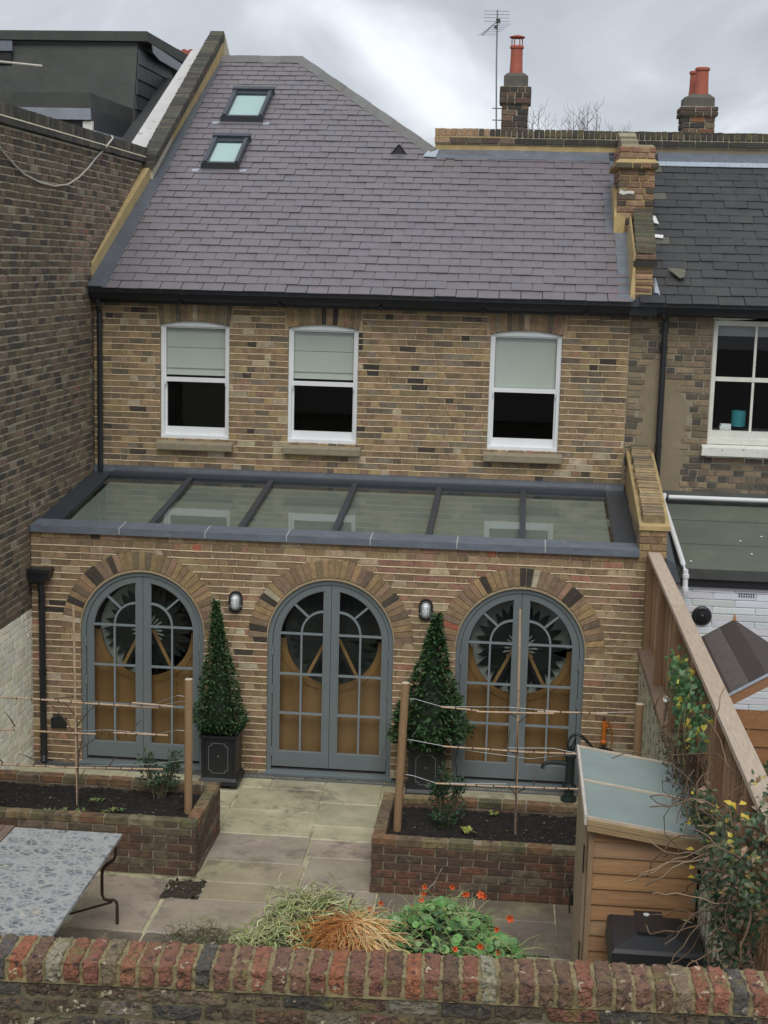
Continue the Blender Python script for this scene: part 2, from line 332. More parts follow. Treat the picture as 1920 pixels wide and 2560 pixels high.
def wall_items(frame,u0,u1,z0,z1,holes,rng,course=.075,joint=.010,bond='flemish',blen=.215,wob=.0015):
    items=[]; n=int(round((z1-z0)/course)); 
    for i in range(n):
        zc=z0+(i+.5)*course
        for a,b in intervals(u0,u1,holes,zc):
            u=a; k=i%2
            first=True
            if bond=='stretcher': seq=[blen]
            while u<b-.02:
                if bond=='flemish':
                    L=blen if (k%2==0) else .1025
                    if rng.random()<.26: L=.1025 if L>.2 else blen
                    if rng.random()<.16: L=rng.choice((.075,.14,.16))
                    L*=rng.uniform(.94,1.0)
                elif bond=='header': L=.1025
                else:
                    L=blen
                if first:
                    first=False
                    if a>u0+.01: L=rng.choice((.05,.1025,.215))
                    elif i%2 and bond!='flemish': L=L/2
                k+=1
                L=min(L,b-u)
                if b-(u+L)<.035: L=b-u
                g=joint if u+L<b-.001 else 0
                w=L if L<.05 else L
                items.append((frame@Matrix.Translation((u+L/2,0,zc+rng.uniform(-wob,wob)))@Matrix.Rotation(rng.uniform(-.004,.004),4,'Y'),w))
                u+=L+joint
    return items
def backing(mb,frame,u0,u1,z0,z1,holes,front,thick,dz=.0375):
    """mortar wall built of slices round the holes"""
    z=z0; prev=None; start=z0; sl_=[]
    while z<z1-1e-6:
        zz=min(z+dz,z1); iv=tuple(intervals(u0,u1,holes,(z+zz)/2))
        if iv!=prev:
            if prev is not None: sl_.append((start,z,prev))
            prev=iv; start=z
        z=zz
    sl_.append((start,z1,prev))
    for a,b,iv in sl_:
        for p,q in iv:
            vs=[(p,front,a),(q,front,a),(q,front+thick,a),(p,front+thick,a),(p,front,b),(q,front,b),(q,front+thick,b),(p,front+thick,b)]
            vs=[frame@Vector(v) for v in vs]
            mb.hexa(vs[:4],vs[4:])
def pointing(mb,frame,u0,u1,z0,z1,holes,rng,course=.075,proud=.004,h=.012):
    n=int(round((z1-z0)/course))
    for i in range(n):
        zc=z0+i*course
        for a,b in intervals(u0,u1,holes,zc):
            k=max(1,int((b-a)/.16)); pts=[a+(b-a)*j/k for j in range(k+1)]
            zz=[zc+rng.uniform(-.0025,.0025) for _ in pts]; hh=[h/2*rng.uniform(.7,1.2) for _ in pts]; pp=[-proud*rng.uniform(.3,1.4)-.004 for _ in pts]
            vs=[];fs=[]
            for u,z,e_,p in zip(pts,zz,hh,pp):
                vs+= [frame@Vector((u,.004,z-e_)),frame@Vector((u,p,z-e_*.9)),frame@Vector((u,p*.5,z+e_)),frame@Vector((u,.004,z+e_))]
            for j in range(k):
                o=j*4; fs+=[(o,o+4,o+5,o+1),(o+1,o+5,o+6,o+2),(o+2,o+6,o+7,o+3)]
            fs += [(0,1,2,3),(4*k+3,4*k+2,4*k+1,4*k)]
            mb.add(vs,fs)
def rect_hole(x0,x1,z0,z1): return lambda z:[(x0,x1)] if z0<z<z1 else []
def arch_hole(xc,zs,r,z0,rl=None):
    rl=rl or r
    def f(z):
        if z<z0: return []
        if z<zs: return [(xc-rl,xc+rl)]
        d=r*r-(z-zs)**2
        return [(xc-sqrt(d),xc+sqrt(d))] if d>0 else []
    return f
I4=Matrix.Identity(4)
def frame_y(y): return Matrix.Translation((0,y,0))                      # wall facing -y, u = x
def frame_px(x): return Matrix(((0,-1,0,x),(1,0,0,0),(0,0,1,0),(0,0,0,1)))  # wall facing +x, u = y, local +y goes to -x
def frame_nx(x): return Matrix(((0,1,0,x),(-1,0,0,0),(0,0,1,0),(0,0,0,1)))  # wall facing -x, u = -y
HW, HD = 6.56, 2.417
# ================================================================ GROUND
rg=random.Random(1)
ground=obj('ground',MB().box(-60,80,-90,90,-.2,-.05),mat('garden_ground',(.07,.065,.045),.95,.3,.4,.5,8),kind='structure')
base=obj('paving',MB().box(-.05,6.7,-7.5,.3,-.06,-.012),M_joint,kind='structure')
SL=[ # x0,x1,y0,y1,colour  (warm buff or pink-grey sandstone)
 (0,1.12,-.78,-.17,0),(1.13,2.40,-.62,-.17,0),(0,.9,-1.6,-.79,0),(.91,1.7,-1.6,-.79,0),(1.71,2.40,-1.04,-.63,0),(1.71,2.40,-1.72,-1.05,0),
 (2.415,2.695,-.44,-.17,0),(2.71,3.275,-.43,-.17,0),(2.43,3.29,-1.07,-.455,0),(2.42,3.32,-1.715,-1.085,0),
 (3.29,3.90,-.77,-.17,0),(3.31,3.92,-1.395,-.785,0),(3.34,4.02,-1.755,-1.41,0),(3.92,4.7,-.62,-.17,0),(3.93,4.03,-1.74,-.64,0),(4.71,5.3,-.62,-.17,0),(5.31,6.0,-.62,-.17,0),(6.01,6.56,-.62,-.17,0),
 (4.04,5.2,-1.74,-.635,0),(5.21,6.56,-1.74,-.635,0),
 (2.43,3.345,-2.39,-1.735,1),(2.46,3.38,-2.865,-2.41,2),(3.365,4.02,-2.19,-1.77,1),(3.40,4.03,-2.885,-2.205,1),
 (2.565,3.165,-3.245,-2.885,2),(3.18,3.62,-3.40,-2.905,1),(3.635,4.09,-3.40,-2.905,1),(4.11,4.95,-3.55,-2.90,3),(4.965,5.65,-3.27,-2.90,3),(4.965,5.66,-3.9,-3.285,3),(5.67,6.56,-3.9,-2.9,3),
 (1.60,2.235,-3.93,-2.885,1),(.8,1.585,-3.6,-2.885,1),(0,.785,-3.9,-2.885,1),(2.27,3.19,-3.925,-3.26,1),(3.205,4.1,-4.1,-3.415,1),
 (1.96,2.255,-4.6,-3.955,3),(.8,1.945,-4.6,-3.96,3),(2.275,3.2,-4.7,-3.945,3),(4.115,5.0,-4.6,-3.57,3),(5.015,5.9,-4.6,-3.92,0)]
CS=[(.44,.41,.275),(.36,.295,.24),(.33,.28,.195),(.18,.15,.12)]
y=-4.62
while y>-7.3:
    x=0
    while x<6.5:
        w=rg.choice((.6,.75,.9)); SL.append((x,min(x+w,6.56),y-.6,y,3)); x+=w+.012
    y-=.612
for i,(x0,x1,y0,y1,k) in enumerate(SL):
    mb=MB(); c=jit(CS[k],.10,rg); r=lambda:rg.uniform(-.004,.004); h=rg.uniform(-.003,.003)
    a=[(x0+r(),y0+r()),(x1+r(),y0+r()),(x1+r(),y1+r()),(x0+r(),y1+r())]
    cxm,cym=(x0+x1)/2,(y0+y1)/2
    top=[(cxm+(px-cxm)*(1-.012/(x1-x0)),cym+(py-cym)*(1-.012/(y1-y0)),h+rg.uniform(-.0015,.0015)) for px,py in a]
    mb.hexa([(px,py,-.04) for px,py in a],[(px,py,h-.008) for px,py in a],c)
    mb.hexa([(px,py,h-.008) for px,py in a],top,c)
    obj('paving_slab',mb,M_slab,base)
# linear drain in front of the extension
dr=thing('drainage_channel',(3.2,-.07,0),'grey slotted drain channel running along the foot of the arched brick wall','drain')
mb=MB(); mb.box(0.02,6.5,-.165,-.155,-.03,.008).box(.02,6.5,-.035,-.025,-.03,.008)
obj('channel_edge',mb,M_drain,dr)
mb=MB()
for i in range(212): x=.035+i*.0305; mb.box(x,x+.014,-.155,-.035,-.01,.006)
obj('grating',mb,M_drain,dr,kind='stuff')
obj('channel_floor',MB().box(.02,6.5,-.155,-.035,-.035,-.03),M_dark,dr)

# ================================================================ MAIN HOUSE
house=thing('terraced_house',(3.28,HD,0),'upper storey of the tan brick house with purple slate roof and three white sash windows','house')
WX=(.8266,2.3919,4.8117); WW=.8463; WB=3.326; WT=4.7182
rb=random.Random(7)
wh=[rect_hole(x,x+WW,WB,WT) for x in WX]
def seg_arch(x0,w,zt,rise):
    R=(w*w/4+rise*rise)/(2*rise)
    def f(z):
        if z<=zt or z>=zt+rise: return []
        d=R*R-(z-(zt+rise-R))**2; d=sqrt(max(d,0)); return [(x0+w/2-d,x0+w/2+d)]
    return f
wh2=wh+[seg_arch(x,WW,WT-.001,.05) for x in WX]
wb_=MB(); backing(wb_,frame_y(HD+.005),0,6.44,2.55,5.0,wh2,0,.22,.0125)
obj('wall',wb_,M_mortar,house)
wh3=wh+[rect_hole(x-.045,x+WW+.045,WT-.02,5.05) for x in WX]
its=wall_items(frame_y(HD),0.005,6.43,2.8207,4.9957,wh3,rb,joint=.009)
place_bricks(its,house,'up',PAL_TAN,M_brick,.065,.03,rb,rag=.0035)
mb=MB(); pointing(mb,frame_y(HD),0,6.43,2.8957,4.96,wh3,rb,proud=.003,h=.010)
obj('pointing',mb,M_point,house,kind='stuff')
for x in WX:      # soldier arches over the windows
    n=13; 
    for i in range(n):
        t=(i+.5)/n*2-1; a=t*.13; xb=x+WW/2+t*(WW/2+.012); zb=WT+.055*(1-t*t)-.002
        L=.058; T=Matrix.Translation((xb+a*.12,HD-.001,(zb+4.985)/2))@Matrix.Rotation(a,4,'Y')
        mb=MB(); brick_geo(mb,T,L,4.985-zb,.03,rb,jit(pick(PAL_TAN,rb),.15,rb)); obj('brick',mb,M_brick,house,recalc=False)
    obj('arch_mortar',MB().box(x-.045,x-.0005,HD+.003,HD+.03,WT,4.98).box(x+WW+.0005,x+WW+.045,HD+.003,HD+.03,WT,4.98),M_mortar,house)
def wbox(x0,x1,z0,z1,y0,y1): return MB().box(x0,x1,y0,y1,z0,z1)
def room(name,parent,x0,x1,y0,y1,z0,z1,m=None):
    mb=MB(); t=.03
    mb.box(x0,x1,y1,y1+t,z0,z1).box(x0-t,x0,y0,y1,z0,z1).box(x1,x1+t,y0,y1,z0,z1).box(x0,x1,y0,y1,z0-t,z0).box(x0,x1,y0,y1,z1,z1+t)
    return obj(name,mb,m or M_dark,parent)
for i,x in enumerate(WX):
    lab=('white sash window with pale roman blind','white sash window with pale roman blind and shiny glints','white sash window with plain pale roller blind')[i]
    w=WW; mb=MB(); y0,y1=HD+.03,HD+.11
    arc=[(x+w*j/10,WT+.05*(1-(2*j/10-1)**2)-.003) for j in range(11)]
    outer=[(x+.002,y0,WB)]+[(px if 0<j<10 else (x+.002 if j==0 else x+w-.002),y0,pz) for j,(px,pz) in enumerate(arc)]+[(x+w-.002,y0,WB)]
    inner=[(x+.04,y0,WB+.055)]+[(min(max(px,x+.04),x+w-.04),y0,4.70) for px,pz in arc]+[(x+w-.04,y0,WB+.055)]
    mb.ring(outer,inner,(0,y1-y0,0),closed=True)
    mb.box(x+.004,x+w-.004,HD+.012,HD+.0295,WB+.002,WB+.052)
    win=obj('window',mb,M_white,house,label=lab)
    ya=HD+.045; yb=HD+.085      # upper sash in front, lower sash behind
    mb=MB(); mb.ring([(x+.04,ya,4.03),(x+.04,ya,4.70),(x+w-.04,ya,4.70),(x+w-.04,ya,4.03)],[(x+.058,ya,4.083),(x+.058,ya,4.682),(x+w-.058,ya,4.682),(x+w-.058,ya,4.083)],(0,.035,0))
    for sx in (x+.04,x+w-.062): mb.hexa([(sx+.004,ya+.002,3.985),(sx+.016,ya+.002,3.985),(sx+.016,ya+.03,3.985),(sx+.004,ya+.03,3.985)],[(sx,ya,4.03),(sx+.022,ya,4.03),(sx+.022,ya+.03,4.03),(sx,ya+.03,4.03)])
    obj('upper_sash',mb,M_white,win)
    mb=MB(); mb.ring([(x+.04,yb,3.381),(x+.04,yb,4.045),(x+w-.04,yb,4.045),(x+w-.04,yb,3.381)],[(x+.064,yb,3.476),(x+.064,yb,4.03),(x+w-.064,yb,4.03),(x+w-.064,yb,3.476)],(0,.035,0))
    obj('lower_sash',mb,M_white,win)
    obj('pane',wbox(x+.055,x+w-.055,4.08,4.685,ya+.015,ya+.019),M_glass,win)
    obj('pane',wbox(x+.06,x+w-.06,3.47,4.035,yb+.015,yb+.019),M_glass,win)
    mb=MB(); yB=HD+.102
    if i<2:
        for za,zb,o_ in ((4.11,4.20,.012),(4.205,4.44,.006),(4.445,4.71,0)):
            mb.hexa([(x+.05,yB-o_,za),(x+w-.05,yB-o_,za),(x+w-.05,yB+.012,za),(x+.05,yB+.012,za)],[(x+.05,yB,zb),(x+w-.05,yB,zb),(x+w-.05,yB+.012,zb),(x+.05,yB+.012,zb)])
        mb.box(x+.06,x+w-.06,yB-.018,yB-.012,4.196,4.206)
    else:
        mb.box(x+.06,x+w-.06,yB,yB+.006,4.10,4.71).box(x+.06,x+w-.06,yB-.006,yB+.01,4.085,4.102)
    obj('blind',mb,M_blind,win)
    room('room',win,x-.1,x+w+.1,HD+.23,HD+1.6,3.1,4.9)
    mb=MB(); mb.hexa([(x-.035,HD-.09,WB-.115),(x+w+.055,HD-.09,WB-.115),(x+w+.055,HD+.03,WB-.115),(x-.035,HD+.03,WB-.115)],
                     [(x-.035,HD-.095,WB-.045),(x+w+.055,HD-.095,WB-.045),(x+w+.055,HD+.03,WB-.002),(x-.035,HD+.03,WB-.002)])
    obj('stone_sill',mb,M_stone,house)
# ---- roof
SLP=.514; Z0,Y0=5.168,2.172; TH=math.atan(SLP)
def RP(x,y,h=0): return Vector((x,y-h*sin(TH),Z0+SLP*(y-Y0)+h*cos(TH)))
HIPA=(1.514,8.95); HIPB=(3.87,5.80)
def hipx(y): return HIPA[0]+(HIPA[1]-y)*(HIPB[0]-HIPA[0])/(HIPA[1]-HIPB[1])
mb=MB()
pl=[(0,2.16),(6.5,2.16),(6.5,5.86),(3.87,5.86),(1.514,8.95),(0,8.95)]
mb.prism([RP(x,y,-.012) for x,y in pl],(0,.0,-.06))
roof=obj('roof',mb,M_alu,house)
mb=MB(); mb.add([RP(1.514,8.95,-.01),RP(3.87,5.82,-.01),Vector((3.87,12.1,7.03)),RP(0,8.95,-.01),Vector((0,12.1,7.03))],[(0,1,2),(0,2,4,3)],(.1,.09,.1))
obj('rear_roof_slope',mb,M_slate2,house)
def clip(poly,f):
    o=[]; n=len(poly)
    for i in range(n):
        a,b=poly[i],poly[(i+1)%n]; fa,fb=f(a),f(b)
        if fa>=0: o.append(a)
        if (fa>=0)!=(fb>=0):
            t=fa/(fa-fb); o.append((a[0]+(b[0]-a[0])*t,a[1]+(b[1]-a[1])*t))
    return o
def slate_mb(mb,poly,yb,c,rng,RPf,lift=.021,length=.34,th=.0085):
    hh=lambda y:lift*(1-(y-yb)/length)+.001
    k=rng.uniform(-.003,.004)
    a=[RPf(x,y,hh(y)+k) for x,y in poly]; b=[RPf(x,y,hh(y)+k+th) for x,y in poly]; n=len(a)
    mb.add(a+b,[tuple(range(n))[::-1],tuple(range(n,2*n))]+[(i,(i+1)%n,(i+1)%n+n,i+n) for i in range(n)],c)
rs=random.Random(11); slates=[]
EY=.1735
for i in range(40):
    yb=2.085+i*EY; off=(.125 if i%2 else 0)+rs.uniform(-.006,.006)
    x=-.1+off
    while x<6.5:
        e1=rs.uniform(-.004,.004); 
        p=[(x+.002,yb+e1),(x+.2435,yb+e1+rs.uniform(-.003,.003)),(x+.2435,yb+.34),(x+.002,yb+.34)]
        if rs.random()<.25: p.insert(1,(x+rs.uniform(.06,.19),yb+e1-rs.uniform(.001,.004)))
        p=clip(p,lambda q:q[0]-.20); p=clip(p,lambda q:6.42-q[0]) if p else p
        p=clip(p,lambda q:8.93-q[1]) if p else p
        if p and max(q[1] for q in p)>5.8 and x>1.2: 
            if min(q[0] for q in p)<3.95 : p=clip(p,lambda q:(hipx(q[1])+.0-q[0]))
            else: p=clip(p,lambda q:5.86-q[1])
        if len(p)>=3: slates.append((x,yb,p))
        x+=.25
slates.sort(key=lambda s:(RP(s[0],s[1])-CAM).length)
rest=MB(); 
def slcol(): 
    c=rs.choice([(.158,.140,.153)]*6+[(.162,.141,.150)]*3+[(.154,.139,.156)]*3+[(.150,.135,.147)]*2); return jit(c,.035,rs)
for k,(x,yb,p) in enumerate(slates):
    if k<300: mb=MB(); slate_mb(mb,p,yb,slcol(),rs,RP); obj('slate',mb,M_slate,roof,recalc=False)
    else: slate_mb(rest,p,yb,slcol(),rs,RP)
obj('slates',rest,M_slate,roof,kind='stuff',recalc=False)
def strip(name,parent,m,pts,h0,h1,RPf=RP):
    mb=MB(); n=len(pts); mb.prism([RPf(x,y,h0) for x,y in pts],RPf(0,5,h1)-RPf(0,5,h0)); return obj(name,mb,m,parent)
M_leaddark=mat('dark_lead_gutter',(.085,.10,.12),.42,.2,5,.25,20,spec=.6,spots=[((.2,.21,.22),6,.62,.08,.6)])
strip('verge_flashing',roof,M_leaddark,[(.02,2.1),(.245,2.1),(.262,8.93),(.21,8.93)],.026,.036)
y=2.1
for (a,b,x0,x1) in ((2.1,3.64,6.275,6.44),(3.64,4.72,6.165,6.40),(4.72,5.85,6.268,6.44)):
    n=3 if b-a>1.2 else 2
    for j in range(n): strip('step_flashing',roof,M_lead,[(x0+rs.uniform(-.008,.008),a+(b-a)*j/n),(x1,a+(b-a)*j/n),(x1,a+(b-a)*(j+1)/n+.03),(x0,a+(b-a)*(j+1)/n+.03)],.021+.003*j,.027+.003*j)
for a,b in ((3.88,4.62),(4.60,5.42),(5.40,6.38)): strip('apron_flashing',roof,M_lead,[(a,5.60),(b,5.60+rs.uniform(-.01,.01)),(b,5.87),(a,5.87)],.026 if a!=4.60 else .029,.03 if a!=4.60 else .034)
strip('lead_tab',roof,M_leadlight,[(.10,2.2),(.21,2.2),(.22,2.28),(.12,2.30)],.031,.034)
# ridge and hip tiles
def ridge_tile(A,B,w,parent,c,lift=.0,nl=None,nr=None):
    A,B=Vector(A),Vector(B); d=(B-A).normalized(); mb=MB(); vs=[]
    for P in (A,B):
        P=P+Vector((0,0,lift))
        for s_,n_ in ((-1,nl),(1,nr)): pass
        vs += [P+nl*w,P+nl*w*.45+Vector((0,0,.035)),P+Vector((0,0,.055)),P+nr*w*.45+Vector((0,0,.035)),P+nr*w,P+Vector((0,0,-.02))]
    mb.add(vs,[(i,(i+1)%6,(i+1)%6+6,i+6) for i in range(6)]+[(0,1,2,3,4,5),(11,10,9,8,7,6)],c)
    return obj('ridge_tile',mb,M_ridge,parent)
M_ridge=mat('concrete_ridge',tint=True,rough=.85,var=.12,scale=8,bump=.3,bscale=50,spots=[((.25,.25,.23),7,.66,.05,.4)])
dn=Vector((0,-1,-SLP)).normalized(); 
for j in range(4):
    a=.1+j*.36; ridge_tile(RP(a,8.95,.03),RP(min(a+.37,1.53),8.95,.03),.15,house,jit((.16,.16,.155),.08,rs),.004*(j%2),dn,Vector((0,1,-SLP)).normalized())
hd=(RP(*HIPB)-RP(*HIPA)); nh=11
nfront=Vector((-.8,-.598,0)); nfront.z=-SLP*.598*1.0; nside=Vector((.8,.598,0)); nside.z=-.45
for j in range(nh):
    a=RP(*HIPA)+hd*(j/nh)+Vector((0,0,.03)); b=RP(*HIPA)+hd*((j+1.04)/nh)+Vector((0,0,.03))
    ridge_tile(a,b,.13,house,jit((.17,.17,.162),.10,rs),.006*(j%2),nfront.normalized(),nside.normalized())
strip('lead_saddle',roof,M_leadlight,[(3.72,5.62),(3.9,5.60),(3.93,5.84),(3.80,5.86)],.04,.045)
# skylights
def skylight(x0,x1,y0,y1,label):
    mb=MB(); h=.100
    def q(x,y,hh): return RP(x,y,hh)
    o=[(x0,y0),(x1,y0),(x1,y1),(x0,y1)]; i_=[(x0+.075,y0+.07),(x1-.075,y0+.07),(x1-.075,y1-.14),(x0+.075,y1-.14)]
    mb.ring([q(*p,h) for p in o],[q(*p,h-.012) for p in i_],RP(0,5,.0)-RP(0,5,h))
    sk=obj('skylight',mb,M_alu,house,label=label)
    mb=MB(); mb.prism([q(x0-.012,y1-.06,h+.03),q(x1+.012,y1-.06,h+.03),q(x1+.012,y1+.03,h+.03),q(x0-.012,y1+.03,h+.03)],RP(0,5,.0)-RP(0,5,h+.03)); obj('top_cover',mb,M_alu,sk)
    for a in (x0+.012,x1-.062): mb=MB(); mb.prism([q(a,y0+.03,h+.014),q(a+.05,y0+.03,h+.014),q(a+.05,y1-.06,h+.014),q(a,y1-.06,h+.014)],RP(0,5,0)-RP(0,5,.013)); obj('side_cover',mb,M_alu,sk)
    mb=MB(); mb.prism([q(x0-.01,y0-.03,.03),q(x1+.01,y0-.03,.03),q(x1+.01,y0-.002,h-.01),q(x0-.01,y0-.002,h-.01)],RP(0,5,0)-RP(0,5,.02)); obj('bottom_cover',mb,M_black,sk)
    mb=MB(); mb.prism([q(*p,h-.03) for p in i_],RP(0,5,0)-RP(0,5,.005)); obj('pane',mb,glass('skylight_glass',(.93,.98,.97),1.5),sk)
    mb=MB(); mb.prism([q(*p,h-.045) for p in i_],RP(0,5,0)-RP(0,5,.01)); obj('blind',mb,mat('aqua_white_blind',(.45,.53,.51),.9,.03,2,0),sk)
    for a in (x0-.12,x1+.02): strip('corner_tab',sk,M_leadlight,[(a,y0-.11),(a+.08,y0-.11),(a+.10,y0-.03),(a,y0-.05)],.024,.028)
    strip('apron',sk,mat('roof_apron',(.10,.10,.11),.5,.1,6,.1,30),[(x0-.05,y0-.12),(x1+.05,y0-.12),(x1+.05,y0-.005),(x0-.05,y0-.005)],.022,.026)
skylight(.72,1.235,5.19,6.03,'lower of the two roof windows')
skylight(.682,1.29,6.68,7.64,'upper of the two roof windows')
# little triangular roof vent
mb=MB(); a=RP(3.25,5.69,.02); b=RP(3.50,5.70,.02); t=RP(3.372,5.72,.02)+Vector((0,.0,.135)); bk=RP(3.375,6.02,.02)
mb.add([a,b,t,bk],[(0,3,2),(2,3,1),(0,1,3)],(.09,.085,.09)); obj('roof_vent',mb,M_slate2,house,recalc=False)
obj('vent_louvre',MB().add([a+Vector((.02,.012,.005)),b+Vector((-.02,.012,.005)),t+Vector((0,.012,-.02))],[(0,1,2)]),M_dark,house)
strip('vent_flashing',roof,M_lead,[(3.14,5.66),(3.6,5.67),(3.55,5.73),(3.2,5.72)],.02,.023)
# gutter, fascia, downpipe
gp=[(2.325,5.115),(2.325,5.03),(2.30,5.00),(2.235,4.99),(2.205,5.02),(2.19,5.115),(2.20,5.115),(2.212,5.03),(2.24,5.005),(2.295,5.012),(2.312,5.035),(2.314,5.115)]
mb=MB(); mb.prism([(.02,y,z+.012) for y,z in gp],(6.42,0,0)); obj('gutter',mb,M_black,house)
obj('fascia_board',MB().box(.02,6.43,2.365,2.40,4.965,5.125),M_black,house)
mb=MB()
for x in (1.1,2.3,3.5,4.7,5.9): mb.box(x,x+.03,2.185,2.365,4.985,5.0)
obj('gutter_bracket',mb,M_black,house)
mb=MB(); mb.tube([(.095,2.26,5.02),(.095,2.27,4.93),(.095,2.34,4.84),(.095,2.34,2.93)],.034,10); 
for z in (4.72,3.75,3.3): mb.lathe([(.041,z),(.041,z+.03)],(.095,2.34,0),10)
obj('downpipe',mb,M_black,house,smooth=False)
# high parapet at the back of the lean-to roof (runs on over the neighbour)
pp=thing('roof_parapet_wall',(5,6,7),'sooty brick parapet with soldier coping running along the top of the slate roofs','parapet wall')
obj('rendered_base',MB().box(3.87,6.40,5.86,6.10,6.95,7.163),M_render,pp)
obj('rendered_base',MB().box(6.62,9.8,5.87,6.10,6.95,7.20),M_patch,pp,label='grey brown render above the old slates')
rp=random.Random(5)
x=3.86; its=[]
while x<9.8:
    L=.215; dark=x>4.9
    mb=MB(); c=jit((.05,.045,.038) if dark else pick([((.09,.07,.05),2),((.28,.19,.12),1),((.14,.10,.07),1)],rp),.25,rp); brick_geo(mb,Matrix.Translation((x+L/2,5.835,7.222)),L,.075,.26,rp,c,.003); obj('brick',mb,M_oldbrick,pp,recalc=False); x+=L+.009
x=3.865; k=0
while x<9.8:
    L=.066; dark=x>4.55
    c=jit(pick([((.06,.055,.045),5),((.09,.075,.05),3),((.10,.09,.05),2)],rp) if dark else ((.36,.235,.14) if x<4.35 else pick([((.36,.235,.14),1),((.1,.08,.06),2)],rp)),.15,rp)
    mb=MB(); h=.105+rp.uniform(-.004,.004); brick_geo(mb,Matrix.Translation((x+L/2,5.85,7.28+h/2)),L,h,.24,rp,c,.003,.008); obj('coping_brick',mb,M_oldbrick,pp,recalc=False); x+=L+.010; k+=1
obj('mortar_bed',MB().box(3.87,9.8,5.862,6.09,7.17,7.36),M_oldmortar,pp)
obj('mortar_fillet',MB().box(3.865,4.9,5.84,6.09,7.262,7.280),M_render,pp)
# ================================================================ REAR EXTENSION
ext=thing('rear_extension',(3.28,.1,0),'single storey brick extension with three arched french doors and a sloping glass roof','extension')
DX=(.5431+.6778,2.5945+.6778,4.6156+.6778); RD=.6805; ZS=1.50; HW=6.56
re_=random.Random(21)
dh=[arch_hole(x,ZS,RD,0) for x in DX]; dbk=[arch_hole(x,ZS+.02,.886,1.50,.886) for x in DX]
def dhole(x): 
    return lambda z: ([(x-RD,x+RD)] if z<1.50 else [])
wb_=MB(); backing(wb_,frame_y(.005),0,HW,-.05,2.585,[arch_hole(x,ZS,RD,-.1) for x in DX],0,.24,.0125)
obj('wall',wb_,M_mortar,ext)
H2=[dhole(x) for x in DX]+dbk
its=wall_items(frame_y(0),.004,HW-.002,-.0395,2.5855,H2,re_,joint=.009)
PAL_REDDISH=[((.30,.16,.11),5),((.26,.15,.10),4),((.36,.12,.07),1.2),((.33,.22,.14),4),((.42,.34,.23),2)]
place_bricks(its,ext,'low',PAL_TAN2,M_brick,.065,.03,re_,rag=.0045,palf=lambda p,rn: PAL_REDDISH if (p.z>1.75 and 3.6<p.x<5.1 and rn.random()<.5) or rn.random()<.04 else PAL_TAN2)
mb=MB(); pointing(mb,frame_y(0),0,HW,.0355,2.5,H2,re_,proud=.005,h=.011)
obj('pointing',mb,M_point,ext,kind='stuff')
for x in DX:
    n=37
    for i in range(n):
        a=pi*(i+.5)/n; a0=a; r0,r1=.690,.884; w0=pi*r0/n-.006; w1=pi*r1/n-.006
        c=pick([((.35,.24,.12),24),((.28,.19,.11),20),((.24,.165,.11),16),((.32,.20,.13),8),((.055,.045,.038),6),((.16,.12,.085),6),((.48,.42,.31),2),((.36,.12,.07),1)],re_); c=jit(c,.12,re_)
        ca,sa=cos(a),sin(a); rad=Vector((ca,0,sa)); tan_=Vector((-sa,0,ca)); ctr=Vector((x,0,ZS+.02))
        pr=re_.uniform(.0,.004)
        P=lambda r,w,y: ctr+rad*r+tan_*w+Vector((0,y,0))
        o=[P(r0+re_.uniform(-.002,.002),-w0/2,0),P(r1+re_.uniform(-.004,.004),-w1/2,0),P(r1+re_.uniform(-.004,.004),w1/2,0),P(r0,w0/2,0)]
        f=[P(r0+.004,-w0/2+.004,-.005-pr),P(r1-.004,-w1/2+.004,-.005-pr),P(r1-.004,w1/2-.004,-.005-pr),P(r0+.004,w0/2-.004,-.005-pr)]
        b=[p+Vector((0,.04,0)) for p in o]
        mb=MB(); mb.add(f+o+b,[(0,1,2,3)]+[(j,j+4,(j+1)%4+4,(j+1)%4) for j in range(4)]+[(j+4,j+8,(j+1)%4+8,(j+1)%4+4) for j in range(4)],c)
        obj('brick',mb,M_brick,ext)
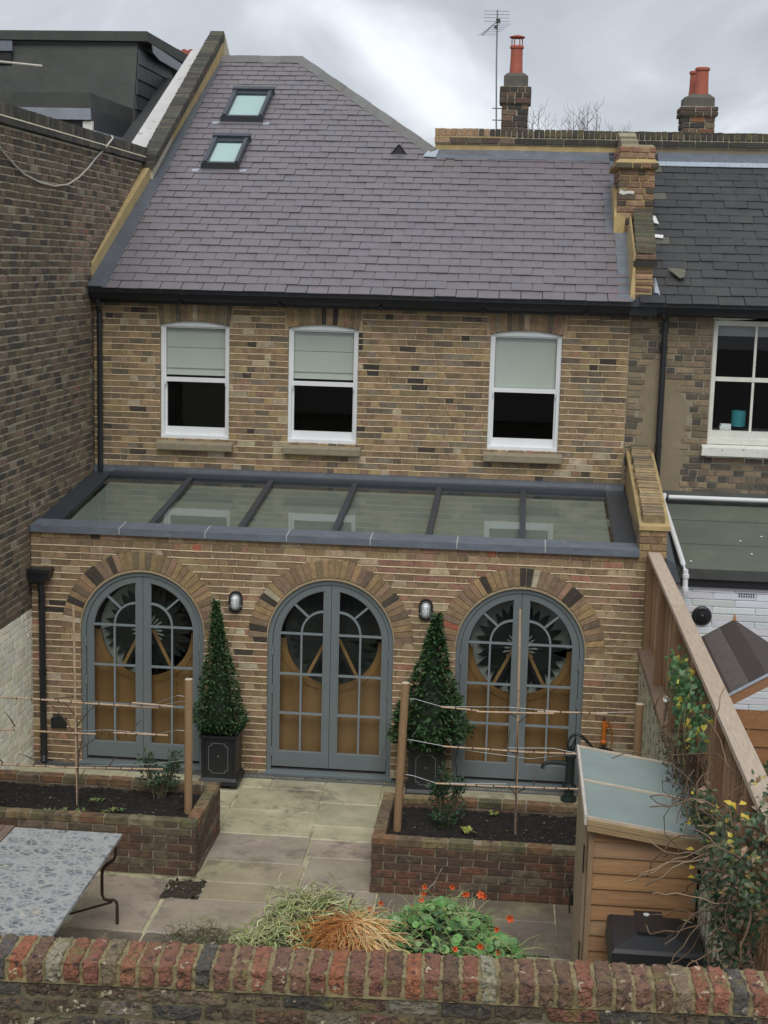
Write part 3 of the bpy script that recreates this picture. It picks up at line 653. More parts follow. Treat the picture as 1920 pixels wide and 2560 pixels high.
# french doors
def door(idx):
    xc=DX[idx]; y0=.03
    lab=('left of the three arched french doors','middle of the three arched french doors','right arched french door, behind the bamboo canes')[idx]
    K=24
    def arcpts(r,y,t0=0,t1=pi,zc=ZS): return [(xc-r*cos(t0+(t1-t0)*k/K),y,zc+r*sin(t0+(t1-t0)*k/K)) for k in range(K+1)]
    ro=.6785; ri=.629
    mb=MB(); mb.ring([(xc-ro,y0,.03)]+arcpts(ro,y0)+[(xc+ro,y0,.03)],[(xc-ri,y0,.03)]+arcpts(ri,y0)+[(xc+ri,y0,.03)],(0,.09,0),closed=False)
    fd=obj('french_door',mb,M_grey,ext,label=lab)
    mb=MB(); mb.hexa([(xc-.70,-.045,-.002),(xc+.70,-.045,-.002),(xc+.70,.12,-.002),(xc-.70,.12,-.002)],[(xc-.70,-.045,.02),(xc+.70,-.045,.02),(xc+.70,.12,.045),(xc-.70,.12,.045)])
    obj('threshold',mb,M_grey,fd)
    obj('mortar_reveal',MB().ring([(xc-.692,.0,.02)]+arcpts(.692,.0)+[(xc+.692,.0,.02)],[(xc-.679,.0,.02)]+arcpts(.679,.0)+[(xc+.679,.0,.02)],(0,.1,0),closed=False),M_mortar,ext)
    Ro=.6235; Ri=.556; st=.079; yl=.045; gz=.242
    for s in (-1,1):
        X=lambda d: xc+s*d    # d = distance from centre
        tmo=math.acos(.0025/Ro); tmi=math.acos(st/Ri)
        out=[(X(Ro),yl,.078)]+[(X(Ro*cos(tmo*k/K)),yl,ZS+Ro*sin(tmo*k/K)) for k in range(K+1)]+[(X(.0025),yl,.078)]
        inn=[(X(Ri),yl,gz)]+[(X(Ri*cos(tmi*k/K)),yl,ZS+Ri*sin(tmi*k/K)) for k in range(K+1)]+[(X(st),yl,gz)]
        lf=obj('door_leaf',MB().ring(out,inn,(0,.05,0)),M_grey,fd)
        # moulded inner bead
        inn2=[(X(Ri-.008),yl,gz+.008)]+[(X((Ri-.008)*cos(math.acos((st+.008)/(Ri-.008))*k/K)),yl,ZS+(Ri-.008)*sin(math.acos((st+.008)/(Ri-.008))*k/K)) for k in range(K+1)]+[(X(st+.008),yl,gz+.008)]
        obj('bead',MB().ring([(p[0],yl+.012,p[2]) for p in inn],[(p[0],yl+.012,p[2]) for p in inn2],(0,.02,0)),M_grey2,fd)
        # glazing bars
        dm=.318; hb=.010; yb_=(yl+.006,yl+.042); mb=MB(); zb=1.567
        hx=lambda a,b: (min(X(a),X(b)),max(X(a),X(b)))
        for z in (.677,1.117,zb):
            a,b=hx(st,dm-hb); mb.box(a,b,*yb_,z-hb,z+hb); a,b=hx(dm+hb,Ri if z<1.5 else sqrt(Ri**2-(zb-ZS)**2)); mb.box(a,b,*yb_,z-hb,z+hb)
        a,b=hx(dm-hb,dm+hb); mb.box(a,b,*yb_,gz,zb+hb)
        rr=dm-st-.002; arc=lambda r,yy:[(X(st+.0+r*cos(t)),yy,zb+hb+r*sin(t)*1.02) for t in [pi/2*k/12 for k in range(13)]]
        mb.ring(arc(rr+hb,yb_[0]),arc(rr-hb,yb_[0]),(0,yb_[1]-yb_[0],0),closed=False)
        t=radians(46); p0=Vector((X(st+(rr+hb)*cos(t)),0,zb+hb+(rr+hb)*sin(t)*1.02)); p1=Vector((X(Ri*cos(radians(44.5))),0,ZS+Ri*sin(radians(44.5))))
        d=(p1-p0).normalized(); nn=Vector((-d.z,0,d.x))*hb
        mb.prism([p0+nn+Vector((0,yb_[0],0)),p1+nn+Vector((0,yb_[0],0)),p1-nn+Vector((0,yb_[0],0)),p0-nn+Vector((0,yb_[0],0))],(0,.036,0))
        obj('glazing_bar',mb,M_grey2,fd)
        # panes
        yp=yl+.022
        for za,zc_ in ((gz,.677),(.677,1.117),(1.117,zb)):
            for da,db in ((st,dm),(dm,Ri)):
                a,b=hx(da,db); 
                if za>1 and da==dm:
                    mb=MB().prism([(X(da),yp,za),(X(db),yp,za),(X(db),yp,ZS),(X(sqrt(Ri**2-(zb-ZS)**2)),yp,zb),(X(da),yp,zb)],(0,.004,0))
                else: mb=wbox(a,b,za,zc_,yp,yp+.004)
                obj('pane',mb,M_doorglass,fd)
        q=[(X(st),yp,zb)]+[(X(st+rr*cos(t)),yp,zb+hb+rr*sin(t)) for t in [pi/2*k/8 for k in range(9)]]
        obj('pane',MB().prism(q,(0,.004,0)),M_doorglass,fd)
        th=radians(45)
        for ta,tb,ua,ub in ((math.asin((zb-ZS)/Ri),radians(44.5),0,th),(radians(44.5),tmi,th,pi/2)):
            q=[(X(Ri*cos(ta+(tb-ta)*k/8)),yp,ZS+Ri*sin(ta+(tb-ta)*k/8)) for k in range(9)]+[(X(st+rr*cos(ub+(ua-ub)*k/8)),yp,zb+hb+rr*sin(ub+(ua-ub)*k/8)) for k in range(9)]
            obj('pane',MB().prism(q,(0,.004,0)),M_doorglass,fd)
        for z in (.25,.95,1.38): obj('hinge',MB().tube([(X(.627),y0-.006,z-.05),(X(.627),y0-.006,z+.05)],.008,6),M_grey2,fd)
    return fd
M_grey2=mat('lead_grey_paint_edges',(.21,.245,.265),.42,.05,5,.05,30)
for i in range(3): door(i)
# inside: fitted timber screens with round openings seen through the doors
def screen(idx):
    xc=DX[idx]; ys=.20; zc=1.475; R=.50
    t=thing('timber_screen',(xc,ys,0),('varnished plywood screen with round cut-out behind the left arched door','varnished plywood screen with round cut-out behind the middle arched door','varnished plywood screen with round cut-out behind the right arched door')[idx],'screen',group=None)
    n=28; x0,x1=xc-.68,xc+.68
    outer=[];inner=[]
    for k in range(n+1):
        a=pi+pi*k/n; inner.append((xc+R*cos(a),ys,zc+R*sin(a)))
        u=k/n
        if u<.25: outer.append((x0,ys,zc-(zc-.06)*u/.25))
        elif u<.75: outer.append((x0+(x1-x0)*(u-.25)/.5,ys,.06))
        else: outer.append((x1,ys,.06+(zc-.06)*(u-.75)/.25))
    obj('board',MB().ring(outer,inner,(0,.02,0),c=(.30,.155,.065),closed=False),M_ply,t)
    rim=[(xc+(R)*cos(pi+pi*k/n),ys-.012,zc+R*sin(pi+pi*k/n)) for k in range(n+1)]; rim2=[(xc+(R+.07)*cos(pi+pi*k/n),ys-.012,zc+(R+.07)*sin(pi+pi*k/n)) for k in range(n+1)]
    obj('rim',MB().ring(rim2,rim,(0,.035,0),c=(.31,.16,.062),closed=False),M_ply,t)
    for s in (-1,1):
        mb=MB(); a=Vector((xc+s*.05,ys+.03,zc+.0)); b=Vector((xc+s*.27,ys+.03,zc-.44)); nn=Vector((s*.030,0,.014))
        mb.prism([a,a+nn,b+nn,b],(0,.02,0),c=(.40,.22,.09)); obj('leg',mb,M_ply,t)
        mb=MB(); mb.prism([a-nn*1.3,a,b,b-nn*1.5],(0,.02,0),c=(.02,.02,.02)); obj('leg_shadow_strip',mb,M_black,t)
    mb=MB(); 
    for s in (-1,1): mb.box(xc+s*.33-.012,xc+s*.33+.012,ys-.008,ys,.07,zc-.55,c=(.29,.15,.055))
    obj('batten',mb,M_ply,t)
    return t
for i in range(3): screen(i)
M_petaldark=mat('black_petal',(.012,.018,.018),.5,.3,12,0)
M_greyback=mat('pale_backing',(.38,.38,.36),.8,.08,3,0)
for idx in (0,1,2):
    xc=DX[idx]; yy=.27; zc=1.475
    t=thing('sunburst_ornament',(xc,yy,1),('black petalled sunburst hanging behind the left arched door, pale backing only on its left half','barely visible dark petalled ornament in the gloom behind the middle arched door','black petalled sunburst with pale star centre behind the right arched door')[idx],'ornament')
    n=30; mb=MB(); R=.54
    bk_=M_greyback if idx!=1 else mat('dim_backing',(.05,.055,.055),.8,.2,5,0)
    a0,a1=(pi/2,1.5*pi) if idx==0 else (0,2*pi)
    mb.prism([(xc,yy+.03,zc)]+[(xc+R*cos(a0+(a1-a0)*k/n),yy+.03,zc+R*sin(a0+(a1-a0)*k/n)) for k in range(n+(1 if idx==0 else 0))],(0,.01,0)); obj('backing',mb,bk_,t)
    rr_=random.Random(idx)
    m=28
    for k in range(m):
        a=2*pi*k/m+rr_.uniform(-.03,.03); L=.485+rr_.uniform(-.025,.02)
        d=Vector((cos(a),0,sin(a))); q=Vector((-sin(a),0,cos(a))); w=.042; C=Vector((xc,yy,zc)); y_=Vector((0,-.004*(k%3),0))
        mb=MB(); tw=w*.5*(1 if k%2 else -1)
        w=.043; mb.prism([C+d*.06+y_,C+d*.26-q*w+y_,C+d*(L-.10)-q*w*.95+y_,C+d*L+q*tw*.25+y_,C+d*(L-.08)+q*w*.75+y_,C+d*.26+q*w+y_],(0,.004,0)); obj('petal',mb,M_petaldark,t)
    for k in range(22 if idx!=1 else 0):
        a=2*pi*k/22; L=.185+rr_.uniform(-.02,.015)
        d=Vector((cos(a),0,sin(a))); q=Vector((-sin(a),0,cos(a))); C=Vector((xc,yy-.02,zc)); 
        obj('small_petal',MB().prism([C+d*.035,C+d*(L-.03)-q*.011,C+d*L,C+d*(L-.03)+q*.011],(0,.004,0)),M_greyback,t)
room('interior',ext,.1,6.45,.30,2.35,0.0,2.45)
# ---- glass roof
def GZ(y): return 2.625+(y-.26)*.118
def gbox(name,x0,x1,y0,y1,h0,h1,m,par_=None,dx=0):
    mb=MB(); mb.hexa([(x0,y0,GZ(y0)+h0),(x1,y0,GZ(y0)+h0),(x1,y1,GZ(y1)+h0),(x0,y1,GZ(y1)+h0)],[(x0,y0,GZ(y0)+h1),(x1,y0,GZ(y0)+h1),(x1,y1,GZ(y1)+h1),(x0,y1,GZ(y1)+h1)])
    return obj(name,mb,m,par_)
gr=gbox('glass_roof',.0,.235,.23,2.40,-.02,.035,M_alu,ext)
XM=(.235,1.245,2.235,3.255,4.27,5.27,6.24)
for i in range(6): gbox('pane',XM[i]+.033 if i else XM[0],XM[i+1]-.033 if i<5 else XM[6],.24,2.27,.0,.012,M_roofglass,gr)
for i in range(1,6): gbox('glazing_bar',XM[i]-.033,XM[i]+.033,.235,2.27,-.03,.034,M_alu,gr)
gbox('side_frame',6.24,6.49,.23,2.40,-.02,.036,M_alu,gr)
gbox('top_rail',.235,6.24,2.27,2.36,-.02,.05,M_alu,gr)
mb=MB(); mb.hexa([(.0,2.355,2.885),(6.46,2.355,2.885),(6.46,2.412,2.885),(0,2.412,2.885)],[(.0,2.375,2.97),(6.46,2.375,2.97),(6.46,2.412,2.985),(0,2.412,2.985)]); obj('wall_flashing',mb,M_leaddark,gr)
mb=MB()
for k in range(7): mb.box(.10+k*1.0,.13+k*1.0,2.352,2.374,2.89,2.965)
for i in range(6): gbox('blind',XM[i]+.02,XM[i+1]-.02,.26,2.25,-.06,-.055,M_blind2,gr)
gbox('inner_frame',.2,6.3,2.2,2.26,-.12,-.03,M_alu,gr)
# coping
rc=random.Random(4); xs=[0.005,.985,1.915,2.79,3.68,4.59,5.51,6.485]
for a,b in zip(xs,xs[1:]):
    mb=MB(); mb.hexa([(a+.004,-.045,2.578),(b-.004,-.045,2.578),(b-.004,.25,2.578),(a+.004,.25,2.578)],[(a+.004,-.042,2.65),(b-.004,-.042,2.65),(b-.004,.245,2.672),(a+.004,.245,2.672)])
    obj('coping_slab',mb,M_coping if 'M_coping' in globals() else globals().setdefault('M_coping',mat('slate_blue_coping',(.125,.145,.175),.5,.25,7,.35,24,spots=[((.33,.34,.36),8,.63,.05,.6)],stretch=(.6,1.5,1.5))),ext)
M_wj=mat('white_mortar_joint',(.55,.55,.53),.8,.1,9,.1)
for a in xs[1:-1]:
    mb=MB(); mb.hexa([(a-.0035,-.043,2.585),(a+.0035,-.043,2.585),(a+.0035,.24,2.585),(a-.0035,.24,2.585)],[(a-.0035,-.0415,2.652),(a+.0035,-.0415,2.652),(a+.0035,.24,2.674),(a-.0035,.24,2.674)])
    obj('coping_joint',mb,M_wj,ext)
# rain hopper, pipe, vents
mb=MB(); mb.hexa([(.03,-.15,2.05),(.21,-.15,2.05),(.21,-.01,2.05),(.03,-.01,2.05)],[(-.0,-.17,2.15),(.255,-.17,2.15),(.255,-.01,2.15),(.0,-.01,2.15)])
mb.box(-.0+.001,.262,-.178,-.008,2.152,2.19)
hp=obj('drainpipe',mb,M_black,ext)
mb=MB(); mb.tube([(.125,-.08,2.055),(.14,-.08,1.9),(.14,-.08,.10),(.15,-.11,.03)],.036,12)
for z in (1.0,1.04,.12,.3): mb.lathe([(.044,z),(.044,z+.02)],(.14,-.08,0),12)
obj('pipe',mb,M_black,hp)
obj('outlet_box',MB().box(.207,.38,-.03,.0,.395,.505).box(.217,.37,-.038,-.03,.405,.495),M_black,ext)
mb=MB(); mb.box(.215,.425,-.006,-.0015,.205,.262,c=(.3,.2,.13)); ab=obj('air_brick',mb,M_brick,ext,label='terracotta air brick low on the wall')
mb=MB()
for k in range(12):
    for j in range(2): mb.box(.228+k*.0157,.236+k*.0157,-.0075,-.006,.217+j*.02,.230+j*.02)
obj('slot',mb,M_dark,ab)
# bulkhead lamps
for k,(x,z,lab) in enumerate(((2.248,1.905,'oval bulkhead wall lamp between the left and middle arched doors'),(4.285,1.913,'oval bulkhead wall lamp above the right-hand pyramid bay tree'))):
    t=thing('wall_lamp',(x,-.01,z),lab,'lamp','oval bulkhead wall lamps')
    def oval(rx,rz,y): return [(x+rx*(cos(a)),y,z+(rz-rx)*(1 if sin(a)>0 else -1)+rx*sin(a)) for a in [2*pi*(j+.5)/24 for j in range(24)]]
    obj('base',MB().prism(oval(.075,.116,-.035),(0,.034,0)),M_black,t)
    mb=MB(); A=[oval(.043,.078,-.036),oval(.042,.077,-.07),oval(.034,.066,-.092),oval(.016,.04,-.104)]
    vs=[p for r in A for p in r]; mb.add(vs,[(i*24+j,i*24+(j+1)%24,(i+1)*24+(j+1)%24,(i+1)*24+j) for i in range(3) for j in range(24)]+[tuple(range(72,96))]); obj('glass_dome',mb,M_bulb,t,smooth=True)
    mb=MB(); mb.ring(oval(.055,.093,-.045),oval(.047,.084,-.045),(0,.012,0))
    for dx in (-.024,.024): mb.tube([(x+dx,-.045,z+.075),(x+dx,-.098,z+.045),(x+dx,-.104,z-.03),(x+dx,-.06,z-.078)],.0035,5)
    mb.tube([(x-.046,-.05,z+.0),(x-.03,-.1,z),(x+.03,-.1,z),(x+.046,-.05,z)],.0035,5)
    mb.box(x-.075,x-.05,-.042,-.03,z-.05,z-.035).box(x+.05,x+.075,-.042,-.03,z-.05,z-.035)
    obj('guard',mb,M_chrome,t)
# orange hose gun
t=thing('hose_gun',(6.21,-.04,.56),'orange hose spray gun hanging on the wall near the right boundary','hose nozzle')
obj('barrel',MB().lathe([(.028,.555),(.034,.57),(.034,.585),(.020,.60),(.022,.70),(.026,.75),(.024,.80)],(6.212,-.05,0),12),M_orange,t)
obj('grip',MB().tube([(6.215,-.05,.77),(6.245,-.055,.755),(6.25,-.06,.73)],[.018,.014,.012],8),M_orange,t)
mb=MB(); mb.tube([(6.23,-.05,.82),(6.275,-.05,.78),(6.30,-.05,.66),(6.295,-.05,.54),(6.26,-.05,.47),(6.20,-.05,.45)],.007,6); obj('hose',mb,mat('amber_hose',(.36,.17,.03),.5,.1,8,0),t)
obj('hook',MB().tube([(6.205,-.005,.84),(6.205,-.06,.84),(6.215,-.06,.81)],.006,6),M_black,t)
t=thing('tray',(6.22,-.1,.46),'black shallow tray under the orange hose gun','tray')
obj('dish',MB().lathe([(.05,.47),(.10,.485),(.11,.505),(.10,.5),(.05,.48)],(6.21,-.13,0),16),M_black,t)
obj('stand',MB().tube([(6.21,-.13,0),(6.21,-.13,.47)],.02,8),M_black,t)

# ================================================================ PARAPET between the glass roof and the neighbour
cp=thing('gable_coping_wall',(6.62,.1,0),'stepped yellow brick parapet with mossy brick coping beside the glass roof','parapet wall')
rk=random.Random(9)
def CZ_(y): return 2.885+(y-.1)*.198
obj('wall_core',MB().hexa([(6.488,.02,-.05),(6.752,.02,-.05),(6.752,2.41,-.05),(6.488,2.41,-.05)],[(6.488,.02,CZ_(.02)-.005),(6.752,.02,CZ_(.02)-.005),(6.752,2.41,CZ_(2.41)-.005),(6.488,2.41,CZ_(2.41)-.005)]),M_render,cp)
its=wall_items(frame_y(.008),6.478,6.76,2.565,2.865,[],rk,bond='x',joint=.01)
for T,L in its: 
    mb=MB(); brick_geo(mb,T,L,.064,.05,rk,jit(pick([((.36,.25,.12),3),((.22,.15,.09),2),((.30,.19,.11),2)],rk),.15,rk),.003); obj('brick',mb,M_brick,cp,recalc=False)
mb=MB(); mb.hexa([(6.465,-.02,CZ_(-.02)),(6.79,-.02,CZ_(-.02)),(6.79,2.40,CZ_(2.4)),(6.465,2.40,CZ_(2.4))],[(6.468,-.02,CZ_(-.02)+.045),(6.785,-.02,CZ_(-.02)+.045),(6.785,2.40,CZ_(2.4)+.05),(6.468,2.40,CZ_(2.4)+.05)])
obj('coping_bed',mb,M_render,cp)
y=.06
while y<2.36:
    L=.066; z=CZ_(y+L/2)+.045; 
    T=Matrix.Translation((6.62+rk.uniform(-.008,.008),y,z+.04+rk.uniform(-.003,.004)))@Matrix.Rotation(math.atan(.198),4,'X')
    mb=MB(); c=jit(pick([((.34,.25,.13),4),((.22,.17,.10),4),((.28,.21,.12),3),((.14,.12,.08),2)],rk),.15,rk)
    x=.112; zz=.045; j=lambda: rk.uniform(-.005,.005)
    lo=[(-x+j(),0,-zz),(x+j(),0,-zz),(x+j(),L,-zz),(-x+j(),L,-zz)]; hi=[(-x+j(),.003,zz+j()*.6),(x+j(),.003,zz+j()*.6),(x+j(),L-.003,zz+j()*.6),(-x+j(),L-.003,zz+j()*.6)]
    mb.hexa([T@Vector(p) for p in lo],[T@Vector(p) for p in hi],c); obj('coping_brick',mb,M_brick,cp); y+=L+.017
its=wall_items(frame_nx(6.482),-2.40,-.03,2.62,2.845,[],rk); 
for T,L in its:
    if T.translation.z+.04<CZ_(T.translation.y) : 
        mb=MB(); brick_geo(mb,T,L,.064,.02,rk,jit((.26,.19,.12),.2,rk)); obj('brick',mb,M_brick,cp,recalc=False)

# ================================================================ PARTY WALL STACK at the roof
st_=thing('party_wall_stack',(6.5,4,5.2),'crumbling brick party wall stack stepping down between the purple slates and the old grey slates','party wall')
rq=random.Random(14)
def stack_box(x0,x1,y0,y1,z0,z1,pal=PAL_STACK,core=M_render,ragg=.004,cr=.075,nm='brick',h=.064,side=True):
    obj('core',MB().box(x0+.006,x1-.006,y0+.006,y1-.006,z0,z1),core,st_)
    n=max(1,round((z1-z0)/cr)); cr2=(z1-z0)/n
    its=wall_items(frame_y(y0),x0,x1,z0,z1,[],rq,course=cr2,bond='flemish',joint=.011)
    if side: its+=wall_items(frame_nx(x0),-y1,-y0,z0,z1,[],rq,course=cr2,joint=.011)
    for T,L in its:
        mb=MB(); brick_geo(mb,T,L,cr2-.011,.05,rq,jit(pick(pal,rq),.15,rq),ragg,.006); obj(nm,mb,M_brick,st_,recalc=False)
stack_box(6.30,6.735,3.68,4.75,5.75,6.74)
stack_box(6.235,6.77,3.62,4.8,6.745,6.815,pal=[((.36,.25,.12),3),((.10,.07,.05),3),((.25,.13,.08),2)])
obj('mortar_ledge',MB().hexa([(6.24,3.63,6.816),(6.765,3.63,6.816),(6.765,4.8,6.816),(6.24,4.8,6.816)],[(6.29,3.68,6.86),(6.73,3.68,6.86),(6.73,4.75,6.86),(6.29,4.75,6.86)]),M_render,st_)
stack_box(6.295,6.725,3.68,4.75,6.862,7.01,pal=[((.30,.14,.095),3),((.34,.22,.14),2)])
obj('mortar_cap',MB().hexa([(6.30,3.685,7.011),(6.72,3.685,7.011),(6.72,4.74,7.011),(6.30,4.74,7.011)],[(6.34,3.72,7.035),(6.69,3.72,7.035),(6.68,4.7,7.035),(6.34,4.7,7.035)]),M_stone,st_)
mb=MB(); mb.prism([(6.258,3.64,5.915),(6.375,3.63,5.905),(6.40,3.63,6.14),(6.298,3.66,6.20),(6.262,3.65,6.13)],(0,.06,0)); mb.prism([(6.262,3.66,5.9),(6.262,4.72,6.46),(6.262,4.72,6.58),(6.262,3.9,6.50),(6.262,3.66,6.14)],(.04,0,0))
obj('rendered_upstand',mb,M_render,st_)
obj('lime_smear',MB().prism([(6.31,3.669,6.44),(6.36,3.669,6.425),(6.42,3.669,6.44),(6.49,3.669,6.435),(6.49,3.669,6.47),(6.42,3.669,6.475),(6.37,3.669,6.465),(6.32,3.669,6.49)],(0,.006,0)),M_oldwhite,st_)
# low sloping coping in front
def LZ(y): return 5.70+(y-2.27)*.36
obj('core',MB().hexa([(6.462,2.27,5.1),(6.655,2.27,5.1),(6.70,3.68,5.1),(6.50,3.68,5.1)],[(6.462,2.27,LZ(2.27)),(6.655,2.27,LZ(2.27)),(6.70,3.68,LZ(3.68)),(6.50,3.68,LZ(3.68))]),M_render,st_)
for z0 in (5.105,5.175,5.245,5.32,5.39,5.46):
    for T,L in wall_items(frame_y(2.262+rq.uniform(0,.02)),6.455+rq.uniform(-.005,.01),6.66+rq.uniform(-.02,.005),z0,z0+.07,[],rq,course=.07,joint=.016):
        mb=MB(); brick_geo(mb,T,L,.054,.05,rq,jit(pick(PAL_STACK,rq),.2,rq),.006,.009); obj('brick',mb,M_brick,st_,recalc=False)
obj('slate_ledge',MB().box(6.425,6.70,2.225,2.5,5.55,5.615),M_darkbrick if 'M_darkbrick' in globals() else mat('sooty_tile',(.035,.032,.028),.9,.3,20,.5,60),st_)
for T,L in wall_items(frame_y(2.25),6.445,6.68,5.62,5.69,[],rq,course=.07): 
    mb=MB(); brick_geo(mb,T,L,.06,.06,rq,jit((.13,.09,.06),.3,rq),.005,.008); obj('brick',mb,M_oldbrick,st_,recalc=False)
y=2.27
while y<3.62:
    z=LZ(y)+.005; mb=MB(); j=lambda: rq.uniform(-.008,.008); w=.045
    xl=6.45+(y-2.27)*.03; xr=6.675+(y-2.27)*.03; c=jit(pick([((.10,.10,.06),3),((.14,.12,.08),3),((.08,.075,.055),3)],rq),.2,rq)
    mb.hexa([(xl+j(),y,z-.02),(xr+j(),y,z-.02),(xr+j(),y+w,z+.0),(xl+j(),y+w,z+.0)],[(xl+j(),y,z+.075+j()*.4),(xr+j(),y,z+.075+j()*.4),(xr+j(),y+w,z+.085+j()*.4),(xl+j(),y+w,z+.085+j()*.4)],c)
    obj('coping_brick',mb,M_oldbrick,st_); y+=w+.014
mb=MB(); mb.hexa([(6.40,2.16,5.17),(6.46,2.16,5.17),(6.47,3.66,5.9),(6.42,3.66,5.9)],[(6.43,2.27,5.68),(6.449,2.27,5.70),(6.47,3.66,6.16),(6.45,3.66,6.16)]); obj('rendered_side',mb,M_render,st_)
mb=MB(); mb.prism([(6.69,2.24,5.16),(6.75,2.22,5.14),(6.76,2.24,5.2),(6.70,2.4,5.42),(6.675,2.42,5.40)],(0,.01,.01)); obj('bent_lead',mb,M_leadlight,st_)
# far coping running up to the parapet
y=4.75
while y<5.86:
    f=(y-4.75)/1.1; z=7.05+f*.30; mb=MB(); j=lambda: rq.uniform(-.006,.006); w=.05
    mb.hexa([(6.385,y,z-.3),(6.62,y,z-.3),(6.62,y+w,z-.3),(6.385,y+w,z-.3)],[(6.39+j(),y,z+.02),(6.615+j(),y,z+.02),(6.615+j(),y+w,z+.035),(6.39+j(),y+w,z+.035)],jit(pick([((.30,.27,.19),3),((.16,.14,.09),3)],rq),.2,rq))
    obj('coping_brick',mb,M_oldbrick,st_); y+=w+.018

# ================================================================ LEFT PARTY WALL
lw=thing('left_party_wall',(0,0,0),'tall sooty brick party wall on the left, whitewashed along its foot','wall')
rl=random.Random(31)
def below(y,z): return False
def raketop(y): return 5.398+(y-2.389)*.4475
lim=lambda z:[(5.30,12)] 
T_=frame_px(0)
mb=MB(); backing(mb,frame_px(-.006),-7.0,5.5,1.72,6.76,[],0,.33,9); obj('wall',mb,M_oldmortar,lw)
mb=MB(); backing(mb,frame_px(-.006),-7.0,5.5,-.05,1.7195,[],0,.33,9); obj('wall',mb,M_mosswall,lw,label='whitewashed foot of the wall')
hid=[lambda z:[(2.46,6)] if z<5.2 else ([(max(2.46,2.389+(z-5.36)/.4475),6)] if False else [])]
its=wall_items(frame_px(0),-4.6,5.45,1.72,6.745,[lambda z:[(HD,6)] if z<5.18 else []],rl,course=.0761,joint=.017,wob=.002)
its=[i for i in its if inframe(i[0].translation,1.12) and not (i[0].translation.y<2.35 and i[0].translation.y>.3 and i[0].translation.z<2.6)]
# keep everything a step aside could see
place_bricks(its,lw,'old',PAL_OLD,M_oldbrick,.060,.03,rl,rag=.005,palf=lambda p,rn: PAL_PINK if (1.6<p.y<4.6 and 5.2<p.z<6.4 and rn.random()<.5) else PAL_OLD)
its=wall_items(frame_px(0),-4.6,0,-.03,1.72,[],rl,course=.0761,joint=.010)
its=[i for i in its if inframe(i[0].translation,1.15)]
place_bricks(its,lw,'ww',PAL_WHITE,M_paintbrick,.068,.03,rl,rag=.0035,limit=120)
# ochre verge strip
mb=MB(); n_=14
for k in range(n_):
    a,b=k/n_,(k+1)/n_-.0006; yy=lambda f:2.32+6.72*f; bx=lambda f:.030+.194*f; rz=lambda f:5.168+.514*(yy(f)-2.172)+.02; hh=lambda f:.165+.055*f
    mb.hexa([(bx(a),yy(a),rz(a)-.2),(bx(a)-.20,yy(a),rz(a)-.2),(bx(b)-.20,yy(b),rz(b)-.2),(bx(b),yy(b),rz(b)-.2)],[(bx(a)-.004,yy(a),rz(a)+hh(a)),(bx(a)-.2,yy(a),rz(a)+hh(a)),(bx(b)-.2,yy(b),rz(b)+hh(b)),(bx(b)-.004,yy(b),rz(b)+hh(b))])
obj('verge_render',mb,M_render,lw)
mb=MB(); mb.prism([(-.01,4.8,6.68),(-.01,9.15,8.93),(-.01,9.5,8.5),(-.01,9.5,6.3),(-.01,4.8,6.3)],(.14,0,0)); obj('rake_wall',mb,M_oldmortar,lw)
# horizontal coping
def copingrun(A,B,n,cx0,cx1,h,base,pal,nm='coping_brick',sk=0):
    for i in range(n):
        if sk: cx1=sk[0]+(sk[1]-sk[0])*i/n
        p=Vector(A).lerp(Vector(B),i/n); q=Vector(A).lerp(Vector(B),(i+.84)/n); j=lambda: rl.uniform(-.006,.006)
        mb=MB(); mb.hexa([(cx0+j(),p.y,p.z),(cx1+j(),p.y,p.z),(cx1+j(),q.y,q.z),(cx0+j(),q.y,q.z)],[(cx0+j(),p.y,p.z+h+j()*.5),(cx1+j(),p.y,p.z+h+j()*.5),(cx1+j(),q.y,q.z+h+j()*.5),(cx0+j(),q.y,q.z+h+j()*.5)],jit(pick(pal,rl),.2,rl))
        obj(nm,mb,M_oldbrick,lw)
PALC=[((.075,.07,.055),4),((.055,.052,.045),4),((.11,.10,.07),2)]
for k in range(34):
    y0=-1.9+k*.225; 
    mb=MB(); brick_geo(mb,frame_px(.045)@Matrix.Translation((y0+.107,0,6.80)),.215,.062,.4,rl,jit(pick(PALC,rl),.2,rl),.004); obj('coping_course',mb,M_oldbrick,lw,recalc=False)
mb=MB(); mb.hexa([(-.36,-1.9,6.835),(.05,-1.9,6.835),(.05,5.78,6.835),(-.36,5.78,6.835)],[(-.34,-1.9,6.86),(.02,-1.9,6.86),(.02,5.72,6.86),(-.34,5.72,6.86)]); obj('mortar_fillet',mb,M_oldmortar,lw)
copingrun((0,-1.9,6.861),(0,5.85,6.861),100,-.36,.03,.11,None,PALC)
A=Vector((0,4.75,6.745)); Bv=Vector((0,9.15,9.03))
for k in range(26):
    p=A.lerp(Bv,k/26); q=A.lerp(Bv,(k+.96)/26)
    X_=.165+.05*k/26; mb=MB(); mb.hexa([(.0,p.y,p.z-.045),(X_,p.y,p.z-.045),(X_,q.y,q.z-.045),(.0,q.y,q.z-.045)],[(.0,p.y,p.z+.02),(X_,p.y,p.z+.02),(X_,q.y,q.z+.02),(.0,q.y,q.z+.02)],jit(pick([((.09,.075,.055),3),((.13,.07,.05),1),((.06,.055,.045),3)],rl),.2,rl)); obj('coping_course',mb,M_oldbrick,lw)
copingrun((0,4.80,6.79),(0,9.18,9.06),74,-.02,.0,.085,None,PALC,sk=(.185,.205))
mb=MB(); mb.prism([(-.02,9.19,8.5),(-.02,9.19,9.10),(-.02,9.9,8.6),(-.02,9.9,8.2)],(.23,0,0)); obj('rear_rake',mb,M_oldmortar,lw)
